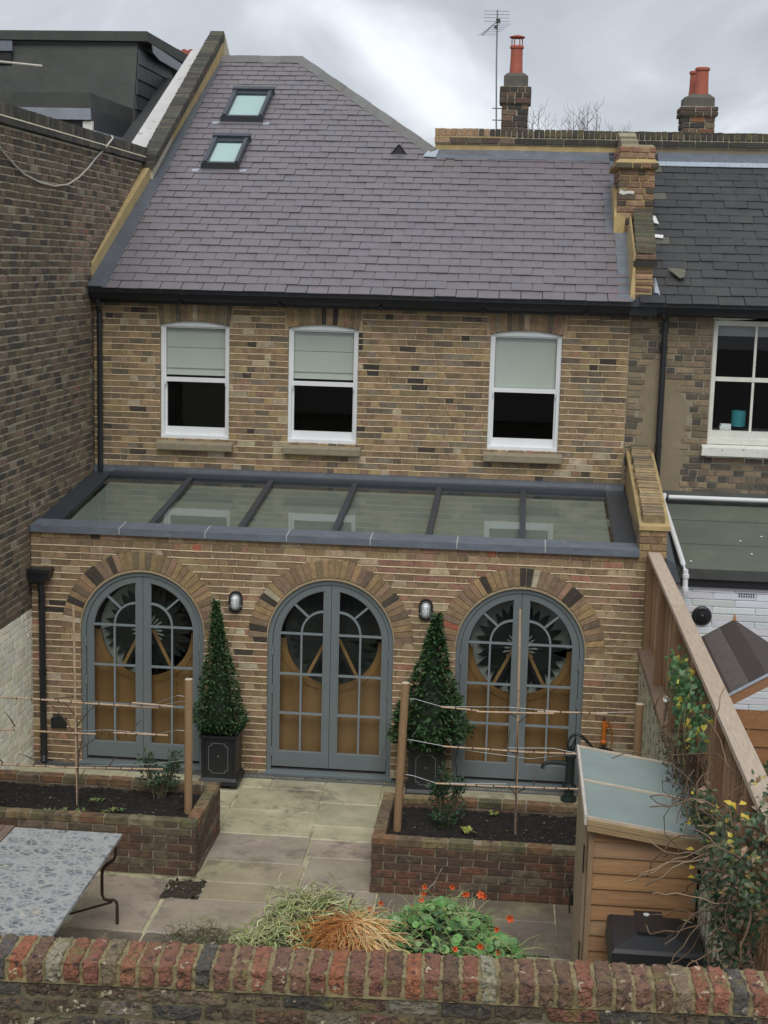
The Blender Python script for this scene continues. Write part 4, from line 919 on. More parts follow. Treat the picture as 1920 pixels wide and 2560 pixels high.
# drooping cable
mb=MB(); mb.tube([(.05,-1.2,6.70),(.03,-.75,6.50),(.02,-.4,6.40),(.02,-.1,6.32),(.02,.4,6.265),(.02,.9,6.253),(.02,1.4,6.30),(.02,1.8,6.40),(.02,2.2,6.54),(.02,2.5,6.67),(.04,2.8,6.80),(.06,3.1,6.95),(.03,3.15,6.98)],.011,6)
obj('hanging_cable',mb,M_cable,None,label='pale cable drooping in a loop across the top of the left sooty wall',cat='cable')
# ================================================================ LEFT NEIGHBOUR ROOF
ln=thing('left_neighbour_roof',(-2.5,8,6),'neighbouring roof with dark felted dormer, window and lead trim above the left wall','house')
mb=MB(); mb.hexa([(-6,5.6,6.3),(-.26,5.6,6.3),(-.26,12,6.3),(-6,12,6.3)],[(-6,5.6,6.62),(-.26,5.6,6.62),(-.26,9.6,8.45),(-6,9.6,8.45)],(.06,.062,.066)); obj('roof_slope',mb,M_slate2,ln)
mb=MB(); mb.prism([(-.34,5.45,7.07),(-.245,8.75,8.77),(-.03,9.0,8.90),(-.03,5.1,6.90)],(0,0,-.35)); obj('white_lead_slope',mb,mat('white_leadwork',(.52,.52,.50),.6,.12,3,.5,12,.01,spots=[((.13,.12,.10),3.5,.60,.03,.8)]),ln)
mb=MB(); mb.hexa([(-5.5,7.56,7.2),(-.90,7.56,7.2),(-.90,11.5,7.2),(-5.5,11.5,7.2)],[(-5.5,8.1,8.74),(-.93,8.05,8.74),(-.93,11.5,8.74),(-5.5,11.5,8.74)])
dm=obj('dormer',mb,M_darkfelt,ln)
mb=MB()
for k in range(6):    # slates on the dormer cheek
    z=7.3+k*.23; f=(z-7.2)/1.54; f2=min(1,(z+.22-7.2)/1.54)
    ys_=7.6+.46*f
    while ys_<9.8:
        w=.42; zz=z+(ys_-7.6)*.0
        c=jit((.055,.06,.068),.12,rl)
        obj('cheek_slate',MB().hexa([(-.905,ys_,zz),(-.868,ys_,zz),(-.868,ys_+w,zz),(-.905,ys_+w,zz)],[(-.905,ys_,zz+.222),(-.888,ys_,zz+.222),(-.888,ys_+w,zz+.222),(-.905,ys_+w,zz+.222)],c),M_slate2,dm); ys_+=w+.012
for f in (.30,.72):
    ya=7.56+.54*f; za=7.2+1.54*f; obj('felt_lap',MB().hexa([(-2.86,ya-.012,za),(-.925,ya-.012,za),(-.925,ya+.02,za),(-2.86,ya+.02,za)],[(-2.86,ya,za+.02),(-.925,ya,za+.02),(-.925,ya+.03,za+.02),(-2.86,ya+.03,za+.02)]),M_darkfelt,dm)
obj('felt_edge_roll',MB().tube([(-.93,7.60,7.26),(-.945,7.85,7.98),(-.95,8.08,8.68)],.035,8),M_darkfelt,dm)
mb=MB(); mb.box(-5.5,-.93,8.06,11.6,8.742,8.80); obj('soffit',mb,M_black,dm)
mb=MB(); mb.hexa([(-5.6,7.98,8.80),(-.76,7.98,8.80),(-.76,11.7,8.80),(-5.6,11.7,8.80)],[(-5.6,7.99,8.93),(-.77,7.99,8.95),(-.77,11.7,8.99),(-5.6,11.7,8.97)]); obj('flat_roof_edge',mb,M_darkfelt,dm)
mb=MB(); mb.prism([(-.775,8.3,8.79),(-.775,8.35,8.68),(-.775,8.75,8.62),(-.775,10.9,8.62),(-.775,10.9,8.76),(-.775,8.7,8.79)],(.015,0,0)); obj('lead_trim',mb,M_lead,dm)
obj('lead_fascia',MB().box(-5.5,-2.88,7.9,7.95,8.62,8.77),M_lead,dm)
wn=obj('window',MB().ring([(-4.3,7.98,7.98),(-4.3,7.98,8.42),(-2.93,7.98,8.42),(-2.93,7.98,7.98)],[(-4.2,7.98,8.0),(-4.2,7.98,8.36),(-2.99,7.98,8.36),(-2.99,7.98,8.0)],(0,.05,0)),M_white,ln)
obj('dark_recess',MB().box(-5.5,-2.9,7.93,8.0,8.425,8.615),M_dark,ln)
obj('pane',MB().box(-4.2,-2.99,8.0,8.004,8.0,8.36),M_glass,wn); obj('blind',MB().box(-4.2,-2.99,8.04,8.045,8.2,8.36),M_blind,wn); obj('curtain',MB().box(-3.6,-2.99,8.06,8.065,7.98,8.2),mat('dim_net_curtain',(.2,.22,.22),.9,.2,8,0),wn)
# lower box step
mb=MB(); mb.hexa([(-5.5,5.50,7.54),(-.915,5.50,7.54),(-.915,7.75,7.54),(-5.5,7.75,7.54)],[(-5.5,5.50,7.74),(-.93,5.50,7.745),(-.93,7.75,7.76),(-5.5,7.75,7.76)]); lb=obj('lower_roof_step',mb,M_darkfelt,ln)
mb=MB(); mb.box(-5.5,-.90,5.54,7.7,7.18,7.538,(.06,.064,.07)); obj('step_cheek',mb,M_slate2,lb)
mb=MB(); mb.hexa([(-5.5,5.42,7.375),(-.905,5.42,7.375),(-.905,5.49,7.375),(-5.5,5.49,7.375)],[(-5.5,5.47,7.535),(-.92,5.47,7.535),(-.92,5.5,7.535),(-5.5,5.5,7.535)]); obj('lead_apron',mb,M_lead,lb)
obj('white_corner_post',MB().box(-1.03,-.895,5.46,5.53,7.0,7.36),M_oldwhite,lb)
mb=MB(); mb.prism([(-.882,5.5,7.02),(-.882,5.5,7.235),(-.882,7.7,7.26),(-.882,7.7,7.16)],(.03,0,0)); obj('step_flashing',mb,M_leadlight,lb)
for k in range(3):
    x=-.98+k*.12; mb=MB(); mb.tube([(x,10.9,9.03),(x,11.8,9.03)],.065,10); obj('ridge_tile',mb,M_terra,ln)
obj('roof_pole',MB().tube([(-3.6,7.6,8.47),(-2.30,7.6,8.36)],.018,6),M_cable,None,label='thin grey pole sticking out across the dark dormer at top left',cat='pole')

# ================================================================ RIGHT NEIGHBOUR
rn=thing('right_neighbour_house',(8,HD,0),'darker brick house on the right with old grey slates and a flaking white sash window','house')
r3=random.Random(41)
NX0,NX1=7.41,8.40
nh=[rect_hole(NX0,NX1,3.50,4.955)]
mb=MB(); backing(mb,frame_y(HD+.005),6.442,9.8,2.6,5.05,nh,0,.22,9); obj('wall',mb,mat('neighbour_mortar',(.27,.235,.175),.95,.2,14,.4,100),rn)
# irregular cement patch outline
PT=[(6.735,4.53),(6.72,4.45),(6.64,4.38),(6.615,4.2),(6.60,3.95),(6.585,3.75),(6.56,3.55),(6.60,3.42),(6.76,3.30),(6.80,2.9),(7.12,2.9),(7.11,3.15),(7.23,3.25),(7.20,3.33),(7.10,3.40),(7.09,3.46),(7.16,3.6),(7.13,3.75),(7.16,3.93),(7.13,4.0),(7.05,4.10),(7.07,4.22),(6.99,4.24),(6.92,4.19),(6.87,4.40),(6.78,4.42)]
def inpatch(x,z):
    c=False; n=len(PT)
    for i in range(n):
        (x1,z1),(x2,z2)=PT[i],PT[i-1]
        if (z1>z)!=(z2>z) and x<(x2-x1)*(z-z1)/(z2-z1)+x1: c=not c
    return c
its=wall_items(frame_y(HD),6.445,9.75,2.8207,4.996,[rect_hole(NX0-.01,NX1+.01,3.38,5.0)],r3,joint=.011,wob=.002)
its=[i for i in its if not inpatch(i[0].translation.x,i[0].translation.z)]
place_bricks(its,rn,'nb',PAL_NB,M_oldbrick,.062,.03,r3,rag=.004)
pts=[]
for i,(x,z) in enumerate(PT):
    x2,z2=PT[(i+1)%len(PT)]
    for k in range(4):
        f=k/4; pts.append((x+(x2-x)*f+r3.uniform(-.012,.012),HD-.004,z+(z2-z)*f+r3.uniform(-.012,.012)))
obj('cement_patch',MB().prism(pts,(0,.02,0)),M_patch,rn)
obj('lintel',MB().prism([(7.40,HD-.012,5.06),(7.40,HD-.012,4.965),(7.55,HD-.012,4.955),(7.72,HD-.012,4.965),(7.9,HD-.012,4.985),(8.42,HD-.012,4.985),(8.42,HD-.012,5.06)],(0,.1,0)),M_oldwhite,rn)
y0=HD+.03
mb=MB(); mb.ring([(NX0,y0,3.50),(NX0,y0,4.95),(NX1,y0,4.95),(NX1,y0,3.50)],[(NX0+.05,y0,3.66),(NX0+.05,y0,4.895),(NX1-.05,y0,4.895),(NX1-.05,y0,3.66)],(0,.09,0)); mb.box(NX0-.0,NX1,y0-.02,y0-.001,3.505,3.57)
nw=obj('window',mb,M_oldwhite,rn,label='flaking white four-pane sash window')
xm=(NX0+NX1)/2
mb=MB(); mb.box(NX0+.052,NX1-.052,y0+.012,y0+.05,4.245,4.295).box(xm-.014,xm+.014,y0+.02,y0+.05,3.66,4.245).box(xm-.014,xm+.014,y0+.012,y0+.045,4.295,4.895); obj('glazing_bar',mb,M_oldwhite,nw)
for a,b in ((NX0+.05,xm-.014),(xm+.014,NX1-.05)):
    obj('pane',wbox(a,b,3.66,4.245,y0+.03,y0+.034),M_glass,nw); obj('pane',wbox(a,b,4.295,4.895,y0+.022,y0+.026),M_glass,nw)
obj('blind',wbox(NX0+.05,NX1-.05,4.77,4.9,y0+.12,y0+.128),mat('grey_roller_blind',(.33,.37,.37),.9,.05,4,0),nw)
room('room',nw,NX0-.05,NX1+.2,y0+.45,y0+1.8,3.4,5.0)
obj('inner_sill',wbox(NX0,NX1,3.62,3.655,y0+.09,y0+.45),M_dark,nw)
mb=MB(); mb.hexa([(7.34,HD-.10,3.375),(8.45,HD-.10,3.375),(8.45,HD+.03,3.375),(7.34,HD+.03,3.375)],[(7.345,HD-.10,3.47),(8.45,HD-.10,3.47),(8.45,HD+.03,3.50),(7.345,HD+.03,3.50)]); obj('sill',mb,M_oldwhite,rn)
t=obj('lamp_shade',MB().lathe([(.083,3.70),(.085,3.86),(.083,3.885),(.07,3.885),(.06,3.70)],(7.79,y0+.22,0),20),M_teal,None,label='teal cylinder lampshade standing inside the neighbour\'s window',cat='lampshade',smooth=False)
obj('book',MB().box(7.57,7.70,y0+.14,y0+.26,3.657,3.70).box(7.58,7.70,y0+.15,y0+.25,3.701,3.725),M_white,None,label='small white box lying on the sill beside the teal lampshade',cat='box')
# slates
mb=MB(); mb.prism([RP(x,y,-.012) for x,y in [(6.5,2.16),(9.8,2.16),(9.8,5.88),(6.5,5.88)]],(0,0,-.06)); nr=obj('roof',mb,M_alu,rn)
sl2=[]; EN=.1905
for i in range(20):
    yb=2.09+i*EN; x=6.52+(.15 if i%2 else 0)+r3.uniform(-.02,.02); xs_=x
    while x<9.7:
        e1=r3.uniform(-.007,.007); tl=r3.uniform(-.006,.006)
        p=[(x+.003,yb+e1),(x+.292,yb+e1+tl),(x+.292,yb+.36),(x+.003,yb+.36)]
        if r3.random()<.2: p[0]=(p[0][0]+.02,p[0][1]); p.insert(0,(x+.003,yb+e1+.02))
        p=clip(p,lambda q:5.86-q[1]); x+=.298
        if len(p)>=3: sl2.append((xs_,yb,p,x))
rest=MB(); sl2.sort(key=lambda s:(RP(s[3],s[1])-CAM).length); k=0
for s in sl2:
    c=jit(pick([((.043,.045,.048),6),((.046,.047,.048),3),((.040,.042,.046),3)],r3),.04,r3)
    if s[3]<7.05 and r3.random()<.25: c=(.10,.10,.08)
    if inframe(RP(s[3]-.15,s[1]+.1)) and k<300: mb=MB(); slate_mb(mb,s[2],s[1],c,r3,RP,.015,.36,.006); obj('slate',mb,M_slate2,nr,recalc=False); k+=1
    else: slate_mb(rest,s[2],s[1],c,r3,RP,.015,.36,.006)
obj('slates',rest,M_slate2,nr,kind='stuff',recalc=False)
mb=MB(); mb.prism([RP(*p,.028) for p in ((6.90,5.50),(9.8,5.50),(9.8,5.62),(6.90,5.62))],(0,0,.008)); obj('lead_apron',mb,M_leadlight,nr)
mb=MB(); mb.prism([RP(*p,.031) for p in ((6.93,5.625),(9.8,5.625),(9.8,5.88),(6.93,5.88))],(0,0,.01)); obj('lead_flashing',mb,M_lead,nr)
obj('slipped_slate',MB().prism([RP(6.861,2.777,.06),RP(6.99,2.546,.07),RP(7.05,2.575,.07),RP(7.075,2.766,.06),RP(6.95,2.80,.05)],(0,-.002,.006),c=(.13,.125,.085)),M_slate2,nr,label='slipped loose slate')
for pp_ in ([(6.74,3.55),(6.86,3.53),(6.87,3.60),(6.76,3.62)],[(6.735,3.93),(6.83,3.88),(6.80,4.08),(6.73,4.10)]): obj('white_scrap',MB().prism([RP(x,y,.04) for x,y in pp_],(0,0,.006)),M_white,nr)
# gutter & pipes
mb=MB(); mb.prism([(6.72,y,z+.012) for y,z in gp],(3.1,0,0)); obj('gutter',mb,M_black,rn)
obj('fascia_board',MB().box(6.66,9.8,2.368,2.40,4.985,5.13),M_black,rn)
mb=MB(); mb.hexa([(6.40,2.20,4.99),(6.72,2.20,4.99),(6.72,2.40,4.99),(6.40,2.40,4.99)],[(6.42,2.19,5.10),(6.72,2.19,5.13),(6.72,2.40,5.13),(6.42,2.40,5.10)]); obj('gutter_end_box',mb,M_black,rn)
mb=MB(); mb.tube([(6.80,2.26,5.16),(6.80,2.26,5.0),(6.84,2.33,4.93),(6.835,2.335,4.8),(6.835,2.335,2.95)],.036,10)
for z in (4.62,4.60,3.47,3.45): mb.lathe([(.043,z),(.043,z+.012)],(6.835,2.335,0),10)
mb.box(6.79,6.88,2.37,2.41,4.60,4.63)
obj('downpipe',mb,M_black,rn)
# ---- neighbour's flat-roofed extension
ne=thing('neighbour_extension',(8.2,1,0),'white painted single storey extension with green grey felt flat roof behind the fence','extension')
mb=MB(); mb.hexa([(6.80,.22,2.34),(9.9,.22,2.34),(9.9,2.41,2.34),(6.80,2.41,2.34)],[(6.95,.20,2.43),(9.9,.20,2.43),(9.9,2.41,2.81),(6.95,2.41,2.81)]); fr_=obj('flat_roof',mb,M_flatfelt,ne)
mb=MB(); 
for y in (.95,1.72): mb.hexa([(6.97,y,2.43+.1736*(y-.2)+.001),(9.9,y,2.43+.1736*(y-.2)+.001),(9.9,y+.012,2.43+.1736*(y-.19)+.001),(6.97,y+.012,2.43+.1736*(y-.19)+.001)],[(6.97,y,2.43+.1736*(y-.2)+.006),(9.9,y,2.43+.1736*(y-.2)+.006),(9.9,y+.012,2.43+.1736*(y-.19)+.006),(6.97,y+.012,2.43+.1736*(y-.19)+.006)])
obj('felt_lap',mb,M_flatfelt,ne)
mb=MB(); mb.hexa([(6.78,2.30,2.80),(9.9,2.30,2.80),(9.9,2.412,2.80),(6.78,2.412,2.80)],[(6.78,2.39,2.91),(9.9,2.39,2.91),(9.9,2.412,2.93),(6.78,2.412,2.93)]); obj('felt_upstand',mb,M_darkfelt,ne)
mb=MB(); mb.hexa([(6.77,.12,2.30),(6.94,.12,2.30),(6.94,2.3,2.5),(6.77,2.3,2.5)],[(6.77,.12,2.55),(6.86,.12,2.50),(6.90,2.3,2.84),(6.77,2.3,2.90)]); obj('valley_lining',mb,M_leaddark,ne)
obj('drip_edge',MB().box(6.93,9.9,.185,.215,2.33,2.436),M_darkfelt,ne)
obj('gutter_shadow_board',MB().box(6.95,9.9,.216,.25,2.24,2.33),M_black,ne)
its=wall_items(frame_y(.26),6.85,9.8,.0,2.25,[],r3,joint=.009,bond='z',blen=.44,wob=.003)
its=[i for i in its if inframe(i[0].translation,1.1)]
obj('wall',MB().box(6.80,9.9,.266,.5,-.05,2.33),mat('white_wall_paint',(.60,.62,.64),.6,.05,5,.2,40),ne)
place_bricks(its,ne,'ww2',PAL_WW,M_wwall,.069,.02,r3,rag=.004)
obj('fixing_board',MB().box(6.95,9.8,.243,.256,2.21,2.235),mat('white_wall_paint'),ne)
mb=MB()
for k in range(7):
    for j in range(2): mb.box(7.56+k*.025,7.572+k*.025,.244,.2505,2.145+j*.025,2.160+j*.025)
obj('air_brick',mb,M_dark,ne)
mb=MB(); mb.lathe([(.104,.256),(.104,.235),(.085,.222),(.055,.222),(.052,.19),(.036,.188),(.034,.20),(.012,.19)],(7.19,0,1.925),28,axis='y'); obj('round_vent',mb,M_black,ne)
mb=MB(); mb.tube([(6.96,2.26,2.875),(9.9,2.26,2.875)],.026,10); mb.tube([(6.93,2.24,2.90),(6.90,2.1,2.86),(6.95,.14,2.50),(6.975,.08,2.44),(6.98,.07,2.20),(6.96,.12,2.08),(6.95,.18,2.0)],.028,10)
mb.lathe([(.035,2.40),(.035,2.36)],(6.979,.075,0),10).lathe([(.035,2.26),(.035,2.22)],(6.98,.07,0),10)
wp=obj('waste_pipe',mb,mat('white_upvc',(.72,.73,.75),.35,.04,5,0),ne,smooth=False)
obj('pipe_collar',MB().tube([(6.90,2.25,2.885),(6.975,2.26,2.877)],.034,10),M_alu,wp)
r4=random.Random(2)
for k in range(5):
    x=7.0+r4.random()*1.1; y=.3+r4.random()*1.3
    obj('pebble',MB().lathe([(.006,0),(.015,.006),(.008,.014)],(x,y,2.43+.1736*(y-.2)),6),M_oldwhite,ne)

# ================================================================ CHIMNEYS, AERIAL, BARE TREE
def chimney(label,x0,x1,yc,zb,z1,z2,z3,z4,px,pots,rng):
    t=thing('chimney_stack',((x0+x1)/2,yc,zb),label,'chimney'); d=(x1-x0)
    y0=yc-d*.5
    def blk(a,b,yy0,za,zz,pal):
        obj('core',MB().box(a+.01,b-.01,yy0+.01,yc+d*.6,za,zz),M_oldmortar,t)
        n=max(1,round((zz-za)/.08)); cr=(zz-za)/n
        its=wall_items(frame_y(yy0),a,b,za,zz,[],rng,course=cr,joint=.01)+wall_items(frame_nx(a),-yc-d*.6,-yy0,za,zz,[],rng,course=cr,joint=.01)+wall_items(frame_px(b),yy0,yc+d*.6,za,zz,[],rng,course=cr,joint=.01)
        for T,L in its:
            mb=MB(); brick_geo(mb,T,L,cr-.010,.05,rng,jit(pick(pal,rng),.2,rng),.004,.006); obj('brick',mb,M_oldbrick,t,recalc=False)
    PB=[((.17,.12,.08),3),((.10,.075,.055),4),((.21,.10,.06),1.5),((.06,.055,.05),3)]
    blk(x0,x1,y0,zb-.4,z1,PB); blk(x0-.035,x1+.035,y0-.035,z1+.001,z2,[((.08,.065,.05),3),((.12,.08,.06),2)])
    obj('cement_cap',MB().hexa([(x0+.01,y0,z2),(x1-.01,y0,z2),(x1-.01,yc+d*.55,z2),(x0+.01,yc+d*.55,z2)],[(x0+.01,y0+.01,z3),(x1-.01,y0+.01,z3),(x1-.01,yc+d*.5,z3),(x0+.01,yc+d*.5,z3)]),mat('dark_cement',(.105,.098,.085),.95,.2,9,.4,40),t)
    obj('flaunching',MB().hexa([(x0+.012,y0+.012,z3),(x1-.012,y0+.012,z3),(x1-.012,yc+d*.5,z3),(x0+.012,yc+d*.5,z3)],[(px-.12,yc-.13,z4),(px+.12,yc-.13,z4),(px+.12,yc+.13,z4),(px-.12,yc+.13,z4)]),mat('dark_cement'),t)
    for (ax,ay,zt,r) in pots: 
        pt=obj('chimney_pot',MB().lathe([(r*1.12,z4-.02),(r*1.02,z4+.12),(r*.96,zt-.045),(r*1.15,zt-.04),(r*1.15,zt-.012),(r*1.0,zt),(r*.75,zt),(r*.75,zt-.1)],(ax,ay,0),20),M_terra,t)
    return t
rc=random.Random(8)
c1=chimney('slim brick chimney stack with capped terracotta pot, behind the slate roof next to the aerial',4.762,5.13,7.0,7.40,7.83,8.07,8.22,8.265,4.94,[(4.94,7.0,8.66,.088)],rc)
mb=MB()
for k in range(6): a=k*pi/3; mb.tube([(4.94+.075*cos(a),7+.075*sin(a),8.65),(4.94+.075*cos(a),7+.075*sin(a),8.77)],.008,6)
obj('cowl_post',mb,M_terra,c1); obj('cowl_cap',MB().lathe([(.105,8.765),(.115,8.775),(.11,8.785),(.04,8.805),(.01,8.812)],(4.94,7,0),20),M_terra,c1)
mb=MB(); mb.tube([(5.145,6.9,7.85),(5.15,6.82,7.84)],.02,6); obj('insulator',mb,M_white,c1)
c2=chimney('short brick chimney stack with two plain terracotta pots, on the far right of the skyline',7.335,7.785,7.0,7.50,7.69,7.825,7.95,8.01,7.585,[(7.598,6.96,8.385,.092),(7.54,7.25,8.37,.085)],rc)
ae=thing('tv_aerial',(4.68,6.85,7.4),'tall thin television aerial strapped to the slim chimney','aerial')
obj('mast',MB().tube([(4.69,6.86,7.42),(4.684,6.86,7.58),(4.655,6.86,8.4),(4.643,6.86,9.13)],.011,6),M_alu2:=mat('dull_aluminium',(.24,.25,.26),.5,.2,9,0,metal=.3),ae)
for zz in (7.765,7.60): obj('bracket',MB().tube([(4.62,6.86,zz),(4.78,6.9,zz)],.008,5),M_alu2,ae)
mb=MB()
for z in (9.105,9.06,9.013,8.965): mb.tube([(4.455,6.8,z),(4.82,6.8,z-.002)],.0035,4)
for k in range(7):
    f=k/6; x=4.645-.21*f; z=8.93-.19*f; hw=.17; mb.tube([(x-hw*.6+.05,6.8-.25*f,z),(x+hw*1.5-.05,6.8-.25*f,z-.003)],.003,4)
obj('element',mb,M_alu2,ae)
obj('boom',MB().tube([(4.66,6.83,8.99),(4.55,6.75,8.87),(4.44,6.62,8.745)],.009,6),M_alu2,ae)
obj('dipole_box',MB().box(4.63,4.69,6.80,6.86,8.95,9.0),M_black,ae); obj('clamp_box',MB().box(4.605,4.655,6.80,6.86,8.87,8.91),M_black,ae)
def bare_tree(label,x,z0,z1,n,rng,spread):
    t=thing('bare_tree',(x,14,z0-1),label,'tree','leafless trees beyond the parapet')
    mb=MB()
    mb.tube([(x,14,z0-1.4),(x,14,z0)],.05,6); obj('trunk',mb,M_bark,t)
    mb=MB()
    for i in range(n):
        bx=x+rng.uniform(-spread,spread); h=rng.uniform(.35,1)*(z1-z0); p=Vector((x+(bx-x)*.3,14,z0-.5)); pts=[p]
        tx=bx; 
        for k in range(6): pts.append(Vector((x+(bx-x)*(.3+.7*min(1,(k+1)/3))+rng.uniform(-.015,.015),14+rng.uniform(-.1,.1),z0-.5+(h+.5)*(k+1)/6)))
        mb.tube(pts,[.010,.008,.007,.0055,.0045,.003,.002],4)
        for q in pts[2:6]:
            s_=rng.choice((-1,1)); L=rng.uniform(.1,.28); mb.tube([q,q+Vector((s_*L*.45,0,L*.5)),q+Vector((s_*L*.55,0,L))],[.004,.003,.002],4)
    obj('branches',mb,M_twig:=mat('pale_twig',(.17,.14,.13),.9,.2,10,0),t)
rt=random.Random(3)
bare_tree('bare twiggy tree top just right of the slim chimney',5.32,8.1,8.62,7,rt,.20)
bare_tree('largest bare twiggy tree top midway between the chimneys and the brick stack',6.15,8.1,8.66,17,rt,.38)
bare_tree('lowest wisps of bare twigs just left of the brick stack',6.85,8.1,8.34,4,rt,.22)

# ================================================================ BOUNDARY WALL AND FENCE (right)
bw=thing('boundary_wall',(6.65,-4,0),'low mossy limewashed boundary wall carrying the timber fence','wall')
obj('wall',MB().box(6.545,6.78,-8.8,-.012,-.05,1.555),M_mosswall,bw)
rf=random.Random(17)
y=-.02; 
while y>-8.6:
    L=rf.choice((.95,1.0,.82)); h=rf.uniform(-.01,.02); mb=MB(); c=jit((.26,.175,.12),.15,rf)
    mb.hexa([(6.515,y-L,1.56),(6.80,y-L,1.56),(6.80,y-.01,1.56),(6.515,y-.01,1.56)],[(6.52,y-L,1.60+h),(6.80,y-L,1.615+h),(6.80,y-.01,1.615+h),(6.52,y-.01,1.60+h)],c); obj('capping_board',mb,M_woody,bw); y-=L+.012
fe=thing('timber_fence',(6.65,-4,1.6),'brown vertical slatted fence with broad pale oak handrail running towards the house','fence')
y=-.06; k=0
while y>-8.4:
    mb=MB(); w=.042; lean=rf.uniform(-.004,.004)
    mb.hexa([(6.632,y-w,1.64),(6.652,y-w,1.64),(6.652,y,1.64),(6.632,y,1.64)],[(6.632+lean,y-w,2.595),(6.652+lean,y-w,2.595),(6.652+lean,y,2.595),(6.632+lean,y,2.595)],jit(pick([((.30,.18,.10),3),((.25,.15,.085),3),((.36,.24,.14),1)],rf),.15,rf))
    obj('slat',mb,M_woodz,fe); y-=.094; k+=1
y=-.01
for y in (-.01,-1.38,-2.75,-4.12,-5.48,-6.85,-8.2):
    obj('post',MB().box(6.565,6.630,y-.075,y,1.50,2.598,jit((.28,.165,.09),.1,rf)),M_woodz,fe)
for (z,h) in ((1.72,.07),(2.42,.07)):
    obj('rail',MB().box(6.654,6.675,-8.4,-.05,z,z+h,(.17,.10,.06)),M_woody,fe)
y=-.005
for L in (2.42,2.95,3.4):
    obj('handrail',MB().hexa([(6.566,y-L,2.60),(6.706,y-L,2.60),(6.702,y,2.60),(6.566,y,2.60)],[(6.570,y-L,2.632),(6.702,y-L,2.632),(6.698,y,2.632),(6.570,y,2.632)],jit((.44,.345,.265),.06,rf)),M_woody,fe); y-=L+.004
# playhouse next door
ph=thing('playhouse',(7.27,-2.4,0),'small wooden playhouse with worn dark felt roof beyond the fence','playhouse')
AP=2.31; k_=.62; 
def pz(x): return AP-k_*abs(x-7.262)
mb=MB(); 
for a,b,m_ in ((6.72,6.92,0),(6.92,6.99,0),(6.99,7.13,1),(7.13,7.262,0)): 
    obj('roof_felt',MB().hexa([(a,-3.42,pz(a)-.03),(b,-3.42,pz(b)-.03),(b,-1.5,pz(b)-.03),(a,-1.5,pz(a)-.03)],[(a,-3.42,pz(a)),(b,-3.42,pz(b)),(b,-1.5,pz(b)),(a,-1.5,pz(a))]),M_pfelt2 if m_ else M_pfelt,ph)
for a,b,m_ in ((7.262,7.36,0),(7.36,7.80,0)):
    obj('roof_felt',MB().hexa([(a,-3.42,pz(a)-.03),(b,-3.42,pz(b)-.03),(b,-1.5,pz(b)-.03),(a,-1.5,pz(a)-.03)],[(a,-3.42,pz(a)),(b,-3.42,pz(b)),(b,-1.5,pz(b)),(a,-1.5,pz(a))]),M_pfelt,ph)
obj('finial',MB().hexa([(7.235,-1.53,2.27),(7.29,-1.53,2.27),(7.29,-1.5,2.27),(7.235,-1.5,2.27)],[(7.26,-1.52,2.37),(7.265,-1.52,2.37),(7.265,-1.515,2.37),(7.26,-1.515,2.37)],(.40,.20,.09)),M_woodz,ph)
mb=MB()
for s in (-1,1):
    a=7.262+s*.54; mb.prism([(a,-3.45,pz(a)+.005),(7.262,-3.45,AP+.005),(7.262,-3.45,AP-.09),(a,-3.45,pz(a)-.085)],(0,.025,0),c=(.30,.15,.075))
obj('bargeboard',mb,M_woodx,ph)
mb=MB()
for s in (-1,1):
    a=7.262+s*.54; mb.prism([(a,-3.46,pz(a)+.012),(7.262,-3.46,AP+.012),(7.262,-3.46,AP+.004),(a,-3.46,pz(a)+.003)],(0,.05,0))
obj('felt_edge',mb,M_leadlight,ph)
for k in range(12):
    z=.2+k*.15; 
    hw=.47 if z<1.85 else max(.05,(AP-.1-z)/k_); 
    obj('wall_board',MB().hexa([(7.262-hw,-3.40,z),(7.262+hw,-3.40,z),(7.262+hw,-3.36,z),(7.262-hw,-3.36,z)],[(7.262-hw,-3.385,z+.146),(7.262+hw,-3.385,z+.146),(7.262+hw,-3.36,z+.146),(7.262-hw,-3.36,z+.146)],jit((.27,.125,.05),.1,rf)),M_woodx,ph)
obj('side_wall',MB().box(6.80,6.84,-3.35,-1.6,.0,pz(6.82)-.04,(.24,.12,.05)),M_woodx,ph)
